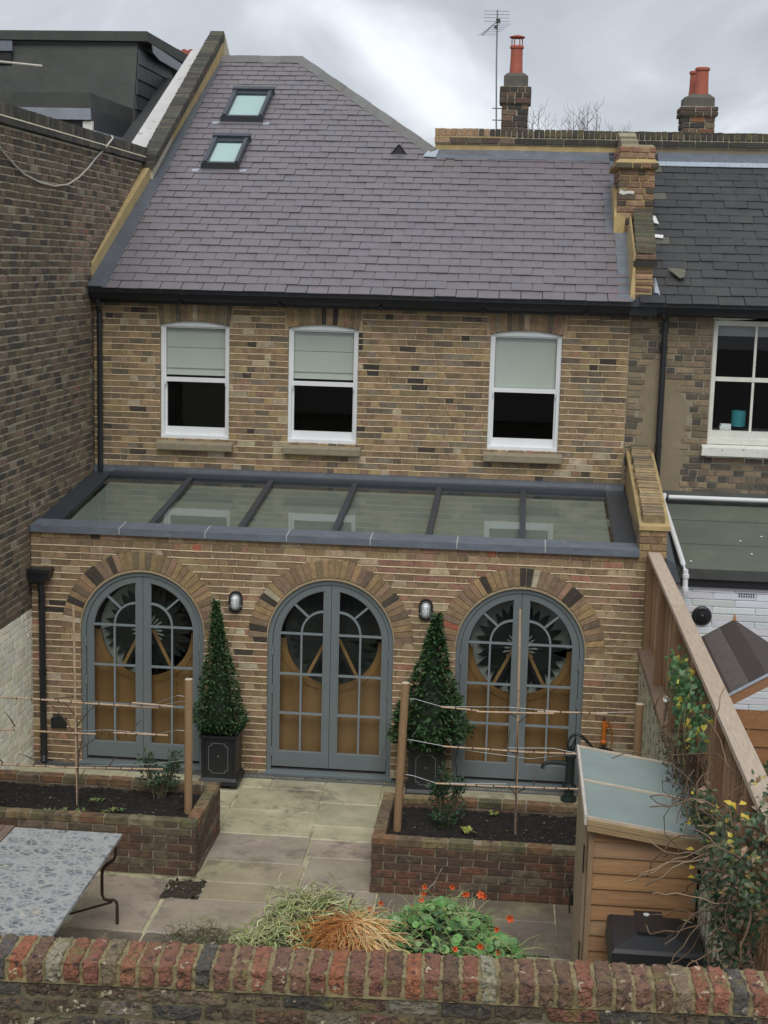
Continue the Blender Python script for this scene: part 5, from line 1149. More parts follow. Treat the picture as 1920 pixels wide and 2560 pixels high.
# ================================================================ PLANTERS
def planter(x0,x1,y0,y1,h,label,seed,left_open):
    t=thing('raised_brick_planter',((x0+x1)/2,(y0+y1)/2,0),label,'planter'); r=random.Random(seed); th=.105
    mb=MB(); mb.box(x0+.006,x1-.006,y0+.006,y0+th-.006,-.02,h-.01).box(x0+.006,x1-.006,y1-th+.006,y1-.006,-.02,h-.01).box(x0+.006,x0+th-.006,y0+th-.006,y1-th+.006,-.02,h-.01).box(x1-th+.006,x1-.006,y0+th-.006,y1-th+.006,-.02,h-.01)
    obj('mortar',mb,M_plmortar,t)
    n=7; cr=h/n
    its=wall_items(frame_y(y0),x0,x1,0,h,[],r,course=cr,bond='s',joint=.013,wob=.002)
    its+=wall_items(frame_y(y1-th),x0+th,x1-th,h-2*cr,h,[],r,course=cr,bond='s',joint=.014)
    its+=wall_items(Matrix.Translation((0,y1,0))@Matrix.Rotation(pi,4,'Z'),-x1,-x0,0,h-2*cr-.001,[],r,course=cr,bond='s',joint=.012)
    if not left_open: its+=wall_items(frame_px(x0+th),y0+th+.01,y1,h-2*cr,h,[],r,course=cr,bond='s',joint=.014)
    if left_open: its+=wall_items(frame_px(x1),y0+th+.01,y1,0,h,[],r,course=cr,bond='s',joint=.013)
    def pf(p,rn): 
        if p.z>h-cr: return PALT
        return PAL_PL
    PALT=[((.19,.105,.055),4),((.20,.145,.075),4),((.15,.105,.065),4),((.13,.115,.06),3),((.22,.18,.11),1)]
    PLp=PAL_PL
    place_bricks(its,t,'pl%d'%seed,PAL_PL,M_plantbrick,cr-.011,th-.004,r,rag=.004,palf=lambda p,rn:(PALT if (p.z>h-cr) else PAL_PL))
    # soil
    mb=MB(); nx=int((x1-x0)/.035); ny=int((y1-y0)/.035); a0,a1,b0,b1=x0+th-.01,x1-th+.01,y0+th-.01,y1-th+.01
    vs=[]
    for j in range(ny+1):
        for i in range(nx+1):
            x=a0+(a1-a0)*i/nx; y=b0+(b1-b0)*j/ny
            vs.append((x,y,h-.10+.028*noise.noise((x*5,y*5,seed))+.035*noise.noise((x*20,y*20,seed))+r.uniform(-.014,.014)))
    fs=[(j*(nx+1)+i,j*(nx+1)+i+1,(j+1)*(nx+1)+i+1,(j+1)*(nx+1)+i) for j in range(ny) for i in range(nx)]
    mb.add(vs,fs)
    k=len(mb.v); 
    obj('soil',mb,M_soil,None,kind='stuff',label='dark crumbly soil filling the '+('left' if left_open else 'right')+' brick planter',cat='soil',recalc=False)
    mb=MB()
    for i in range(420):
        x=r.uniform(a0,a1); y=r.uniform(b0,b1); s_=r.uniform(.006,.02); z=h-.085+.02*noise.noise((x*5,y*5,seed)); c=pick([((.04,.03,.02),6),((.20,.16,.11),1.3),((.10,.07,.045),3),((.16,.20,.06),.6)],r)
        j=lambda: r.uniform(-s_,s_); mb.add([(x+j(),y+j(),z+abs(j())*.6) for _ in range(4)],[(0,1,2),(0,2,3),(0,3,1),(1,3,2)],c)
    obj('soil_litter',mb,M_dryleaf,None,kind='stuff',label='pale crumbs and dead leaf bits scattered over the '+('left' if left_open else 'right')+' planter soil',cat='leaf litter',recalc=False)
    return t
planter(-.0+.002,2.44,-2.79,-1.73,.52,'left raised brick planter with mossy top course, behind the marble table',51,True)
planter(4.035,6.50,-2.885,-1.74,.515,'right raised brick planter, running behind the small timber shed',52,False)
# ---- leaves
def leaf(mb,p,d,n,L,Wd,c,fold=.25):
    d=d.normalized(); s=d.cross(n)
    if s.length<1e-4: s=d.cross(Vector((1,0,.3)))
    s.normalize(); n2=s.cross(d)
    a=p; t=p+d*L-n2*L*.12; l=p+d*L*.45+s*Wd+n2*Wd*fold; r=p+d*L*.45-s*Wd+n2*Wd*fold; m=p+d*L*.5
    mb.add([a,l,t,r,m],[(0,4,1),(1,4,2),(0,3,4),(3,2,4)],c)
def rvec(r): 
    while True:
        v=Vector((r.uniform(-1,1),r.uniform(-1,1),r.uniform(-1,1)))
        if .05<v.length<1: return v.normalized()
def bay(x,y,z0,z1,R,lean,seed,label,nl=3000,ls=.052,shape=.85):
    r=random.Random(seed); t=thing('bay_tree',(x,y,z0-.1),label,'tree','clipped bay pyramids in square planters')
    obj('trunk',MB().tube([(x,y,z0-.12),(x+lean*.3,y,(z0+z1)/2),(x+lean,y,z1-.12)],[.016,.012,.004],6),M_bark,t)
    mb=MB(); H=z1-z0
    prf=lambda f:(min(1,(f+.06)/.15)**.5)*(1-f)**shape*1.04+.06*(1-f)+.026
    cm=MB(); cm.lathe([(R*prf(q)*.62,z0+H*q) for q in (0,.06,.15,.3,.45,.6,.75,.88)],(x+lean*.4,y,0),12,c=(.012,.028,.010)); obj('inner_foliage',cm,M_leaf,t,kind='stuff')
    for i in range(nl):
        f=r.random()**1.7
        z=z0+H*f; a=r.uniform(0,2*pi); prof=prf(f)
        lump=1+.20*noise.noise((cos(a)*2+seed,sin(a)*2,z*7))+.10*noise.noise((a*3,z*18,seed))
        rad=R*prof*lump*(.62+.42*r.random()**.6)
        p=Vector((x+lean*f+rad*cos(a),y+rad*sin(a)*.92,z+.02*noise.noise((a*4,z*9,1))))
        out_=Vector((cos(a),sin(a),r.uniform(-.35,.9)))+rvec(r)*.7
        k=r.random(); c=(.020,.058,.018) if k<.45 else ((.032,.082,.024) if k<.78 else ((.05,.11,.034) if k<.94 else (.09,.15,.055)))
        leaf(mb,p,out_,Vector((0,0,1))+rvec(r)*.6,r.uniform(.8,1.2)*ls,r.uniform(.22,.29)*ls,jit(c,.2,r))
    for i in range(26):
        a=r.uniform(0,2*pi); z=z1-r.uniform(-.02,.25); p=Vector((x+lean+.05*cos(a),y+.05*sin(a),z)); leaf(mb,p,Vector((cos(a)*.5,sin(a)*.5,1)),rvec(r),.06,.012,(.06,.12,.045))
    obj('foliage',mb,M_leaf,t,kind='stuff',recalc=False)
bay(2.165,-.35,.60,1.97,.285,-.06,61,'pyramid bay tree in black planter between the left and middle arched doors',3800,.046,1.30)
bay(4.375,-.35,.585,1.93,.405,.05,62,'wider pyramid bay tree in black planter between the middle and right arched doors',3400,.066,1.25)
def pot(x,y,label):
    t=thing('square_planter',(x,y,0),label,'plant pot','black square lead-look planters'); a,b=.196,.180
    def sq(h,z): return [(x-h,y-h,z),(x+h,y-h,z),(x+h,y+h,z),(x-h,y+h,z)]
    mb=MB(); mb.hexa(sq(b,.12),sq(a-.01,.555)); obj('body',mb,M_black,t)
    mb=MB(); mb.hexa(sq(.212,.045),sq(.208,.085)); mb.hexa(sq(.204,.086),sq(.186,.12)); obj('plinth',mb,M_black,t)
    mb=MB(); mb.ring(sq(a+.006,.55),sq(a-.022,.55),(0,0,.03)); obj('rim',mb,M_black,t)
    for dx in (-.15,.15):
        for dy in (-.15,.15): obj('foot',MB().box(x+dx-.025,x+dx+.025,y+dy-.025,y+dy+.025,0,.045),M_black,t)
    obj('soil',MB().box(x-.17,x+.17,y-.17,y+.17,.5,.53),M_soil,t)
    mb=MB(); yy=lambda z: y-(b+(a-.01-b)*(z-.12)/.435)-.001
    def fr(hx,z0,z1,n): 
        q=[(-hx+n,z0),(hx-n,z0),(hx-n,z0+n*.6),(hx,z0+n),(hx,z1-n),(hx-n,z1-n*.6),(hx-n,z1),(-hx+n,z1),(-hx+n,z1-n*.6),(-hx,z1-n),(-hx,z0+n),(-hx+n,z0+n*.6)]
        return [(x+px,yy(z),z) for px,z in q]
    mb.ring(fr(.105,.17,.50,.035),fr(.100,.175,.495,.035),(0,-.003,0)); mb.ring([(x-.012,yy(.36),.365),(x,yy(.36),.34),(x+.012,yy(.36),.365)],[(x-.006,yy(.36),.361),(x,yy(.36),.349),(x+.006,yy(.36),.361)],(0,-.003,0)); obj('line_ornament',mb,M_silver,t)
    for sx in (-1,1): obj('moulding',MB().box(x+sx*.150-.006,x+sx*.150+.006,y-.2,y-.186,.14,.53),M_black,t)
pot(2.18,-.37,'black square planter holding the left bay pyramid'); pot(4.365,-.37,'black square planter holding the right bay pyramid, partly behind the tall post')
def shrub(x,y,z0,lobes,n,seed,label,cols,Lf,name='small_shrub',cat='shrub'):
    r=random.Random(seed); t=thing(name,(x,y,z0),label,cat); mb=MB(); sb=MB()
    for (dx,dy,dz,R,Rz) in lobes:
        for i in range(n):
            v=rvec(r)*(r.random()**.4); p=Vector((x+dx+v.x*R,y+dy+v.y*R,z0+dz+v.z*Rz))
            leaf(mb,p,Vector((v.x,v.y,abs(v.z)+.4))+rvec(r)*.6,rvec(r),r.uniform(.6,1.1)*Lf,Lf*.24,jit(r.choice(cols),.2,r))
        for i in range(9):
            v=rvec(r); sb.tube([(x+dx*.3,y+dy*.3,z0-.03),(x+dx+v.x*R*.4,y+dy+v.y*R*.4,z0+dz),(x+dx+v.x*R*.9,y+dy+v.y*R*.9,z0+dz+abs(v.z)*Rz)],[.005,.004,.002],4,(.12,.10,.06))
    obj('leaves',mb,M_leaf,t,kind='stuff',recalc=False); obj('stems',sb,M_dryleaf,t,kind='stuff')
    return t
GC=[(.05,.10,.05),(.07,.13,.07),(.04,.08,.04),(.10,.16,.09)]
shrub(1.90,-2.0,.42,[(-.12,0,.34,.09,.12),(.16,0,.36,.07,.12),(.0,0,.16,.20,.14),(.08,0,.22,.14,.12)],150,71,'feathery grey-green shrub in the left planter beside the post',GC,.045)
shrub(4.66,-2.3,.42,[(-.03,0,.45,.06,.14),(.10,0,.40,.09,.09),(-.08,0,.35,.09,.08),(.02,0,.20,.17,.17),(.0,0,.08,.12,.1)],150,72,'upright dark green shrub in the right planter beside the tall post',[(.035,.08,.04),(.05,.11,.05),(.03,.065,.035)],.045)
rw=random.Random(88)
def seedlings(pts,label,c):
    t=thing('seedlings',(pts[0][0],pts[0][1],.42),label,'seedling'); mb=MB()
    for (x,y) in pts:
        for k in range(14): 
            a=rw.uniform(0,2*pi); leaf(mb,Vector((x+rw.uniform(-.05,.05),y+rw.uniform(-.04,.04),.43)),Vector((cos(a),sin(a),.7)),Vector((0,0,1)),rw.uniform(.03,.06),.014,jit(rw.choice(c),.2,rw))
    obj('leaves',mb,M_leaf,t,kind='stuff',recalc=False)
seedlings([(1.0,-2.55),(1.15,-2.53),(1.3,-2.5),(1.55,-2.5),(1.62,-2.42),(1.35,-2.2),(1.85,-2.54)],'scattered pale green seedlings along the front of the left planter soil',[(.12,.18,.05),(.2,.22,.07),(.08,.14,.05)])
seedlings([(5.1,-1.95),(4.85,-2.4),(4.9,-2.43)],'yellow-green fallen sprig lying on the right planter soil',[(.25,.27,.05),(.18,.22,.06)])
# ---- posts and bamboo espaliers
def post(x,y,z0,z1,lab,dx=0):
    t=thing('round_post',(x,y,z0),lab,'post','round timber espalier posts'); c=(.30,.19,.10)
    obj('shaft',MB().tube([(x,y,z0),(x+dx*.5,y,(z0+z1)/2),(x+dx,y,z1)],.037,16,c),M_woodz,t,smooth=False)
    obj('end_cut',MB().tube([(x+dx,y,z1+.0005),(x+dx,y,z1+.004)],.035,16,(.55,.47,.36)),M_woodz,t)
post(2.272,-2.36,.40,1.713,'round timber post at the right end of the left planter'); post(4.225,-2.42,.40,1.80,'tall slightly leaning round timber post at the left end of the right planter',.04); post(6.35,-2.42,.40,1.715,'round timber post behind the shed by the boundary wall')
rcn=random.Random(19)
def cane(mb,a,b,r=.0085,segs=6,bow=.0):
    a,b=Vector(a),Vector(b); n=max(3,int((b-a).length/.16)); P=[]
    for i in range(n+1): P.append(a.lerp(b,i/n)+Vector((0,0,bow*sin(pi*i/n)+rcn.uniform(-.0015,.0015))))
    mb.tube(P,r,segs)
    for i in range(1,n): mb.tube([P[i]-(b-a).normalized()*.006,P[i]+(b-a).normalized()*.006],r*1.22,segs)
def espalier(name,label,y,vert,rows,wires,loc,branches):
    t=thing(name,loc,label,'espalier')
    mb=MB(); cane(mb,*vert,r=.011); obj('upright_cane',mb,M_cane,t)
    for row in rows:
        for (a,b) in row: mb=MB(); cane(mb,a,b); obj('cane',mb,M_cane,t)
    for w in wires: obj('wire',MB().tube(w,.0028,4),M_wire,t)
    mb=MB()
    for row in rows:
        (a,b)=(Vector(row[0][0]),Vector(row[-1][1])); n=int((b-a).length/.13)
        for k in range(1,n):
            p=a.lerp(b,(k+rcn.uniform(-.3,.3))/n); mb.tube([p+Vector((0,-.012,-.013)),p+Vector((.004,-.014,.0)),p+Vector((0,-.012,.014))],.004,4)
    obj('tie',mb,M_black,t,kind='stuff')
    for b_ in branches: obj('branch',MB().tube(b_,[.008,.006,.004,.003][:len(b_)] if len(b_)<=4 else .004,5),M_bark,t)
    return t
Y=-2.33
def twig(x,z,dx,dz): return [(x,Y,z),(x+dx*.4,Y,z+dz*.5),(x+dx*.8,Y,z+dz*.9),(x+dx,Y,z+dz)]
espalier('bamboo_espalier','bamboo cane espalier wired above the left planter in front of the left arched door',Y,((1.208,Y,.40),(1.188,Y,2.355)),
 [[((-.3,Y-.01,1.44),(.85,Y-.01,1.445)),((.80,Y-.02,1.445),(1.62,Y-.02,1.425)),((1.40,Y-.01,1.43),(1.98,Y-.01,1.42)),((1.745,Y-.03,1.462),(2.13,Y-.03,1.448))],
  [((-.3,Y-.01,1.12),(.62,Y-.01,1.13)),((.75,Y-.02,1.135),(1.40,Y-.02,1.14)),((1.56,Y-.01,1.16),(2.075,Y-.01,1.163))],
  [((-.3,Y-.01,.775),(1.0,Y-.01,.80)),((.97,Y-.02,.795),(2.03,Y-.02,.836))]],
 [[(2.24,Y,1.539),(2.16,Y,1.545),(1.95,Y,1.46),(1.6,Y,1.40),(1.2,Y,1.43)],[(2.236,Y,1.21),(2.15,Y,1.215),(1.98,Y,1.165),(1.5,Y,1.18),(1.2,Y,1.15)],[(2.24,Y,1.50),(1.9,Y,1.42)],[(2.24,Y,.93),(1.9,Y,.87),(1.2,Y,.81)]],(1.2,Y,.42),
 [twig(1.21,1.10,-.30,.33),twig(1.21,1.2,.22,.24),twig(1.21,1.28,-.13,.14),twig(1.21,.95,.24,.17),twig(1.21,.80,.07,.35),twig(1.21,.62,.1,.2),twig(.62,1.16,-.10,.14),twig(.9,.8,-.25,.10),twig(1.5,.81,.09,.11),twig(1.72,1.16,.10,.13),[(1.215,Y-.01,.42),(1.222,Y-.01,.8),(1.215,Y-.01,1.3)],twig(1.25,.8,-.2,.1),twig(1.0,1.45,.30,.05),twig(.5,.80,-.07,.06)])
Y=-2.40
espalier('bamboo_espalier','bamboo cane espalier wired above the right planter in front of the right arched door',Y,((5.305,Y,.40),(5.262,Y,2.52)),
 [[((4.59,Y-.01,1.593),(4.93,Y-.01,1.575)),((4.91,Y-.02,1.568),(5.60,Y-.02,1.590)),((5.45,Y-.01,1.597),(6.07,Y-.01,1.612))],
  [((4.62,Y-.01,1.225),(5.35,Y-.01,1.215)),((5.30,Y-.02,1.215),(6.30,Y-.02,1.235))],
  [((4.56,Y-.01,.872),(5.25,Y-.01,.875)),((5.10,Y-.02,.880),(6.20,Y-.02,.905))]],
 [[(4.303,Y,1.649),(4.36,Y,1.65),(4.59,Y,1.593),(5.2,Y,1.62),(5.8,Y,1.60),(6.31,Y,1.635)],[(4.293,Y,1.265),(4.34,Y,1.265),(4.62,Y,1.225),(4.9,Y,1.19),(5.4,Y,1.15),(5.9,Y,1.23)],[(4.288,Y,.936),(4.35,Y,.93),(4.56,Y,.872),(5.2,Y,.90)],[(5.2,Y,1.24),(5.6,Y,1.26),(5.8,Y,1.23)]],(5.3,Y,.42),
 [twig(5.29,1.48,.09,.08),twig(5.29,1.52,-.2,.08),twig(5.29,1.18,-.20,.07),twig(5.29,1.20,.21,.05),twig(5.29,.82,.12,.06),twig(5.29,.8,-.06,.07),twig(5.45,.90,.0,.10),twig(5.85,.9,.03,.09),twig(4.72,1.2,-.09,.10),twig(5.2,1.25,.02,.17),[(5.312,Y-.01,.42),(5.29,Y-.01,.9),(5.285,Y-.01,1.5)],twig(5.29,.6,.09,.12)])

# ================================================================ HAND PUMP
hpmp=thing('hand_pump',(5.865,-.30,0),'dark cast iron garden hand pump with curled handle behind the shed roof','water pump')
mb=MB(); mb.lathe([(.085,0),(.085,.03),(.05,.05),(.05,.12),(.075,.135),(.08,.16),(.055,.18),(.048,.20),(.048,.46),(.058,.47),(.058,.50),(.02,.52),(.012,.60)],(5.863,-.30,0),18); obj('body',mb,mat('dark_green_iron',(.012,.022,.022),.4,.2,10,.1,60),hpmp)
M_pump=mat('dark_green_iron')
obj('spout',MB().tube([(5.84,-.30,.40),(5.72,-.31,.412),(5.62,-.32,.405),(5.585,-.325,.39),(5.575,-.325,.345)],[.028,.024,.022,.022,.024],10),M_pump,hpmp)
obj('handle',MB().tube([(5.84,-.30,.53),(5.825,-.30,.62),(5.85,-.30,.69),(5.90,-.30,.725),(5.96,-.30,.715),(6.02,-.30,.66),(6.09,-.30,.585),(6.15,-.30,.56)],[.011,.012,.014,.016,.018,.016,.012,.014],8),M_pump,hpmp)
obj('link',MB().tube([(5.87,-.30,.5),(5.905,-.30,.62),(5.91,-.30,.70),(5.875,-.30,.60),(5.83,-.30,.585)],.009,6),M_pump,hpmp)

# ================================================================ TABLE AND BENCH
tb=thing('marble_table',(1.55,-4.6,0),'outdoor table with mottled blue-grey marble top on bent iron legs','table')
obj('table_top',MB().hexa([(1.06,-5.62,.722),(2.032,-5.62,.722),(2.018,-3.715,.722),(1.098,-3.715,.722)],[(1.06,-5.62,.75),(2.032,-5.62,.75),(2.018,-3.715,.75),(1.098,-3.715,.75)]),M_marble,tb)
obj('frame',MB().ring([(1.10,-5.58,.70),(2.01,-5.58,.70),(1.995,-3.76,.70),(1.12,-3.76,.70)],[(1.13,-5.55,.70),(1.98,-5.55,.70),(1.965,-3.79,.70),(1.15,-3.79,.70)],(0,0,.02)),M_rust,tb)
for yy in (-3.83,-5.45):
    mb=MB(); mb.tube([(1.985,yy,.70),(1.995,yy,.66),(1.992,yy,.60),(1.975,yy,.565),(1.905,yy,.505),(1.882,yy,.47),(1.876,yy,.42),(1.876,yy,.25),(1.89,yy,.215),(1.925,yy,.205),(1.975,yy,.21),(1.998,yy,.195),(2.004,yy,.16),(2.004,yy,.0)],.014,8); obj('leg',mb,M_rust,tb)
    mb=MB(); mb.tube([(1.15,yy,.70),(1.13,yy,.60),(1.24,yy,.5),(1.25,yy,.25),(1.15,yy,.205),(1.12,yy,.16),(1.12,yy,0)],.014,8); obj('leg',mb,M_rust,tb)
    obj('stretcher',MB().tube([(1.96,yy,.19),(1.60,yy,.062),(1.2,yy,.19)],.010,6),M_rust,tb)
bn=thing('wooden_bench',(.8,-3.6,0),'weathered slatted bench just peeping out left of the marble table','bench')
for k in range(5): obj('slat',MB().hexa([(.44+k*.087,-4.8,.48),(.52+k*.087,-4.8,.48),(.52+k*.087,-3.08,.48),(.44+k*.087,-3.08,.48)],[(.44+k*.087,-4.8,.502),(.52+k*.087,-4.8,.502),(.52+k*.087,-3.08,.502),(.44+k*.087,-3.08,.502)],jit((.20,.14,.11),.15,rw)),M_woody,bn)
for yy in (-3.2,-4.7):
    for xx in (.5,.82): obj('leg',MB().box(xx,xx+.04,yy,yy+.04,0,.478,(.12,.08,.06)),M_woodz,bn)

# ================================================================ SHED
sh=thing('tool_shed',(6.15,-4.8,0),'small orange-brown shiplap shed with sloping grey-green felt roof','shed')
rsd=random.Random(23)
def SZ(x): return 1.832-(x-5.74)*.142
SX0,SX1,SY0,SY1=5.778,6.525,-5.46,-4.03
obj('inner_box',MB().hexa([(SX0+.02,SY0+.02,0),(SX1-.01,SY0+.02,0),(SX1-.01,SY1-.01,0),(SX0+.02,SY1-.01,0)],[(SX0+.02,SY0+.02,SZ(SX0)-.06),(SX1-.01,SY0+.02,SZ(SX1)-.06),(SX1-.01,SY1-.01,SZ(SX1)-.06),(SX0+.02,SY1-.01,SZ(SX0)-.06)]),M_dark,sh)
z=.03; bh=.1145
while z<1.75:
    c=jit(pick([((.36,.20,.095),3),((.32,.18,.09),2),((.38,.24,.13),2)],rsd),.10,rsd); a,b=SX0+.035,SX1
    zt=z+bh-.004; ztl=min(zt,SZ(a)-.055); ztr=min(zt,SZ(b)-.055)
    if ztr<=z: 
        # tapered top board
        if ztl>z:
            xm=5.74+(1.832-.055-z)/.142; obj('board',MB().prism([(a,SY0,z),(xm,SY0,z),(a,SY0,ztl)],(0,.018,0),c),M_woodx,sh)
        break
    obj('board',MB().hexa([(a,SY0-.004,z),(b,SY0-.004,z),(b,SY0+.018,z),(a,SY0+.018,z)],[(a,SY0+.006,ztl),(b,SY0+.006,ztr),(b,SY0+.018,ztr),(a,SY0+.018,ztl)],c),M_woodx,sh)
    obj('board_lap',MB().box(a,b,SY0-.007,SY0-.004,z,z+.022,c),M_woodx,sh)
    z+=bh
obj('corner_post',MB().hexa([(SX0,SY0-.008,0),(SX0+.034,SY0-.008,0),(SX0+.034,SY0+.03,0),(SX0,SY0+.03,0)],[(SX0,SY0-.008,SZ(SX0)-.045),(SX0+.034,SY0-.008,SZ(SX0)-.05),(SX0+.034,SY0+.03,SZ(SX0)-.05),(SX0,SY0+.03,SZ(SX0)-.045)],(.30,.20,.12)),M_woodz,sh)
for k in range(9):
    y0=SY0+.032+k*.155; obj('side_board',MB().box(SX0-.002,SX0+.02,y0,min(y0+.15,SY1),0,SZ(SX0)-.05,jit((.34,.25,.165),.08,rsd)),M_woodz,sh)
obj('door_edge',MB().box(SX0-.022,SX0-.004,SY0+.10,SY1-.12,.1,SZ(SX0)-.10,(.38,.29,.20)),M_woodz,sh)
for za,zb in ((1.36,1.56),(.7,.85)): obj('hinge',MB().box(SX0-.030,SX0-.022,SY0+.08,SY0+.11,za,zb),M_black,sh)
mb=MB(); mb.box(SX0-.05,SX0-.022,SY1-.20,SY1-.14,.60,.68).tube([(SX0-.04,SY1-.17,.68),(SX0-.055,SY1-.17,.72),(SX0-.04,SY1-.17,.75)],.007,6).tube([(SX0-.05,SY1-.17,.6),(SX0-.045,SY1-.17,.52)],.006,6); obj('latch',mb,M_black,sh)
def sroof(x0,x1,y0,y1,h0,h1,name,m,c=(.5,.5,.5)):
    return obj(name,MB().hexa([(x0,y0,SZ(x0)+h0),(x1,y0,SZ(x1)+h0),(x1,y1,SZ(x1)+h0),(x0,y1,SZ(x0)+h0)],[(x0,y0,SZ(x0)+h1),(x1,y0,SZ(x1)+h1),(x1,y1,SZ(x1)+h1),(x0,y1,SZ(x0)+h1)],c),m,sh)
sroof(5.745,6.60,-5.512,-4.04,-.03,-.004,'roof',M_felt)
pale=(.50,.43,.34)
sroof(5.757,6.60,-4.815,-4.79,-.0035,.010,'batten',M_woodx,pale); sroof(5.757,6.60,-4.055,-4.03,-.0035,.010,'batten',M_woodx,pale); sroof(5.757,6.605,-5.527,-5.513,-.03,.004,'batten',M_woodx,pale)
sroof(5.735,5.755,-5.53,-4.03,-.06,.012,'edge_trim',M_woody,(.52,.48,.42))
for k in range(4): sroof(5.757,6.61,-5.540-.0035*(k%2),-5.528,-.033-.0205*k,-.0145-.0205*k,'ribbed_fascia',M_woodx,jit((.34,.24,.13),.08,rsd))
# ================================================================ BLACK BIN
bi=thing('compost_bin',(6.22,-5.8,0),'black plastic compost bin with faceted lid standing in front of the shed','bin')
def q4(x0,x1,y0,y1,z): return [(x0,y0,z),(x1,y0,z),(x1,y1,z),(x0,y1,z)]
mb=MB(); mb.hexa(q4(5.90,6.55,-6.12,-5.56,0),q4(5.955,6.49,-6.06,-5.6,1.0)); obj('body',mb,M_plastic,bi)
A=q4(5.915,6.525,-6.12,-5.55,1.0); Bq=q4(5.922,6.518,-6.108,-5.552,1.135); C=q4(5.94,6.50,-6.085,-5.565,1.155); D=q4(6.10,6.30,-5.93,-5.70,1.205)
mb=MB(); vs=A+Bq+C+D; mb.add(vs,[(i+4*k,(i+1)%4+4*k,(i+1)%4+4*k+4,i+4*k+4) for k in range(3) for i in range(4)]+[(12,13,14,15),(3,2,1,0)]); obj('lid',mb,M_plastic,bi)
obj('lid_flap',MB().hexa(q4(6.095,6.285,-5.955,-5.58,1.19),[(6.095,-5.955,1.222),(6.285,-5.955,1.222),(6.285,-5.58,1.20),(6.095,-5.58,1.20)]),M_plastic,bi)
obj('badge',MB().lathe([(.021,1.208),(.021,1.214)],(6.175,-5.66,0),16),M_white,bi)
mb=MB(); leaf(mb,Vector((6.40,-5.66,1.19)),Vector((1,-.3,0)),Vector((0,0,1)),.09,.014,(.5,.42,.22)); obj('fallen_leaf',mb,M_leaf,None,label='pale dry leaf lying on the black bin lid',cat='leaf',recalc=False)

# ================================================================ HEAP: cut stems, straw, nasturtiums
rh=random.Random(77)
def strand(mb,p,d,L,r,c,droop=1.0,curl=.3,n=5):
    P=[Vector(p)]; d=d.normalized()
    for i in range(n):
        d=(d+Vector((rh.uniform(-curl,curl),rh.uniform(-curl,curl),rh.uniform(-curl,curl)*.6-droop*.16))).normalized(); P.append(P[-1]+d*L/n)
    for q in P: q.z=max(q.z,.012)
    mb.tube(P,[r*(1-.55*i/n) for i in range(len(P))],3,c)
def mz(x,y,cx,cy,rx,ry,h): 
    q=((x-cx)/rx)**2+((y-cy)/ry)**2; return h*max(0,1-q)**.6
hp_=thing('stem_heap',(3.5,-4.3,0),'heap of limp pale green cut stems behind the front wall','plant heap')
mb=MB(); mass=MB()
for (cx,cy,rx,ry,h,n) in ((3.72,-4.22,.52,.50,.52,1000),(3.52,-4.52,.44,.42,.42,800),(4.15,-4.15,.42,.38,.34,360)):
    for i in range(n):
        x=cx+rx*rh.uniform(-1,1); y=cy+ry*rh.uniform(-1,1); z=mz(x,y,cx,cy,rx,ry,h)
        if z<=0.01: continue
        c=jit(pick([((.40,.44,.20),5),((.50,.51,.28),3),((.28,.35,.13),3),((.33,.28,.16),1.5),((.16,.14,.08),1.2)],rh),.2,rh)
        strand(mb,(x,y,z-.03),Vector((rh.uniform(-1,1),rh.uniform(-1,1),rh.uniform(-.1,.9))),rh.uniform(.16,.40),rh.uniform(.004,.0072),c,1.1,.85,9)
    N_=22; vs=[];fs=[]
    for j in range(N_+1):
        for i in range(N_+1):
            x=cx+rx*1.0*(i/N_*2-1); y=cy+ry*1.0*(j/N_*2-1); vs.append((x,y,max(.0,mz(x,y,cx,cy,rx,ry,h)*.86+.02*noise.noise((x*14,y*14,0)))))
    fs=[(j*(N_+1)+i,j*(N_+1)+i+1,(j+1)*(N_+1)+i+1,(j+1)*(N_+1)+i) for j in range(N_) for i in range(N_)]; mass.add(vs,fs,(.05,.05,.03))
obj('stems',mb,M_dryleaf,hp_,kind='stuff',recalc=False); obj('underlying_mound',mass,M_dryleaf,hp_,kind='stuff',recalc=False)
sw=thing('straw_bundle',(3.98,-4.72,.2),'sprawling tuft of orange-brown and straw coloured dead stalks on the heap','straw')
mb=MB()
for i in range(760):
    a=rh.uniform(0,2*pi); rr=rh.random()**.7*.34; x=4.05+cos(a)*rr*1.0+rh.uniform(-.04,.04); y=-4.55+sin(a)*rr*.8
    z=.50-.20*(rr/.34)**2+rh.uniform(-.04,.03)
    s=x-4.05; c=jit(pick([((.52,.23,.07),5),((.58,.32,.12),4),((.40,.17,.06),3)] if s<.03 else [((.60,.46,.23),5),((.55,.38,.17),3),((.52,.25,.08),2)],rh),.15,rh)
    strand(mb,(x,y,z),Vector((cos(a)*.7+rh.uniform(-.9,.9),sin(a)*.4+rh.uniform(-.7,.5)-.15,rh.uniform(-.25,.22))),rh.uniform(.14,.34),rh.uniform(.004,.0068),c,.8,.30)
obj('stalks',mb,M_dryleaf,sw,kind='stuff',recalc=False)
na=thing('nasturtium_plant',(4.8,-4.3,0),'sprawling nasturtium with round green leaves and orange flowers at the right of the heap','plant')
mb=MB(); lm=MB(); N_=26; vs=[]
HN=((4.74,-4.24,.55,.52,.48),(5.14,-4.5,.38,.42,.34),(4.42,-4.4,.34,.42,.38))
def nz_(x,y): return max(mz(x,y,*h) for h in HN)
for j in range(N_+1):
    for i in range(N_+1):
        x=4.05+1.55*i/N_; y=-5.0+1.4*j/N_; vs.append((x,y,nz_(x,y)*.86))
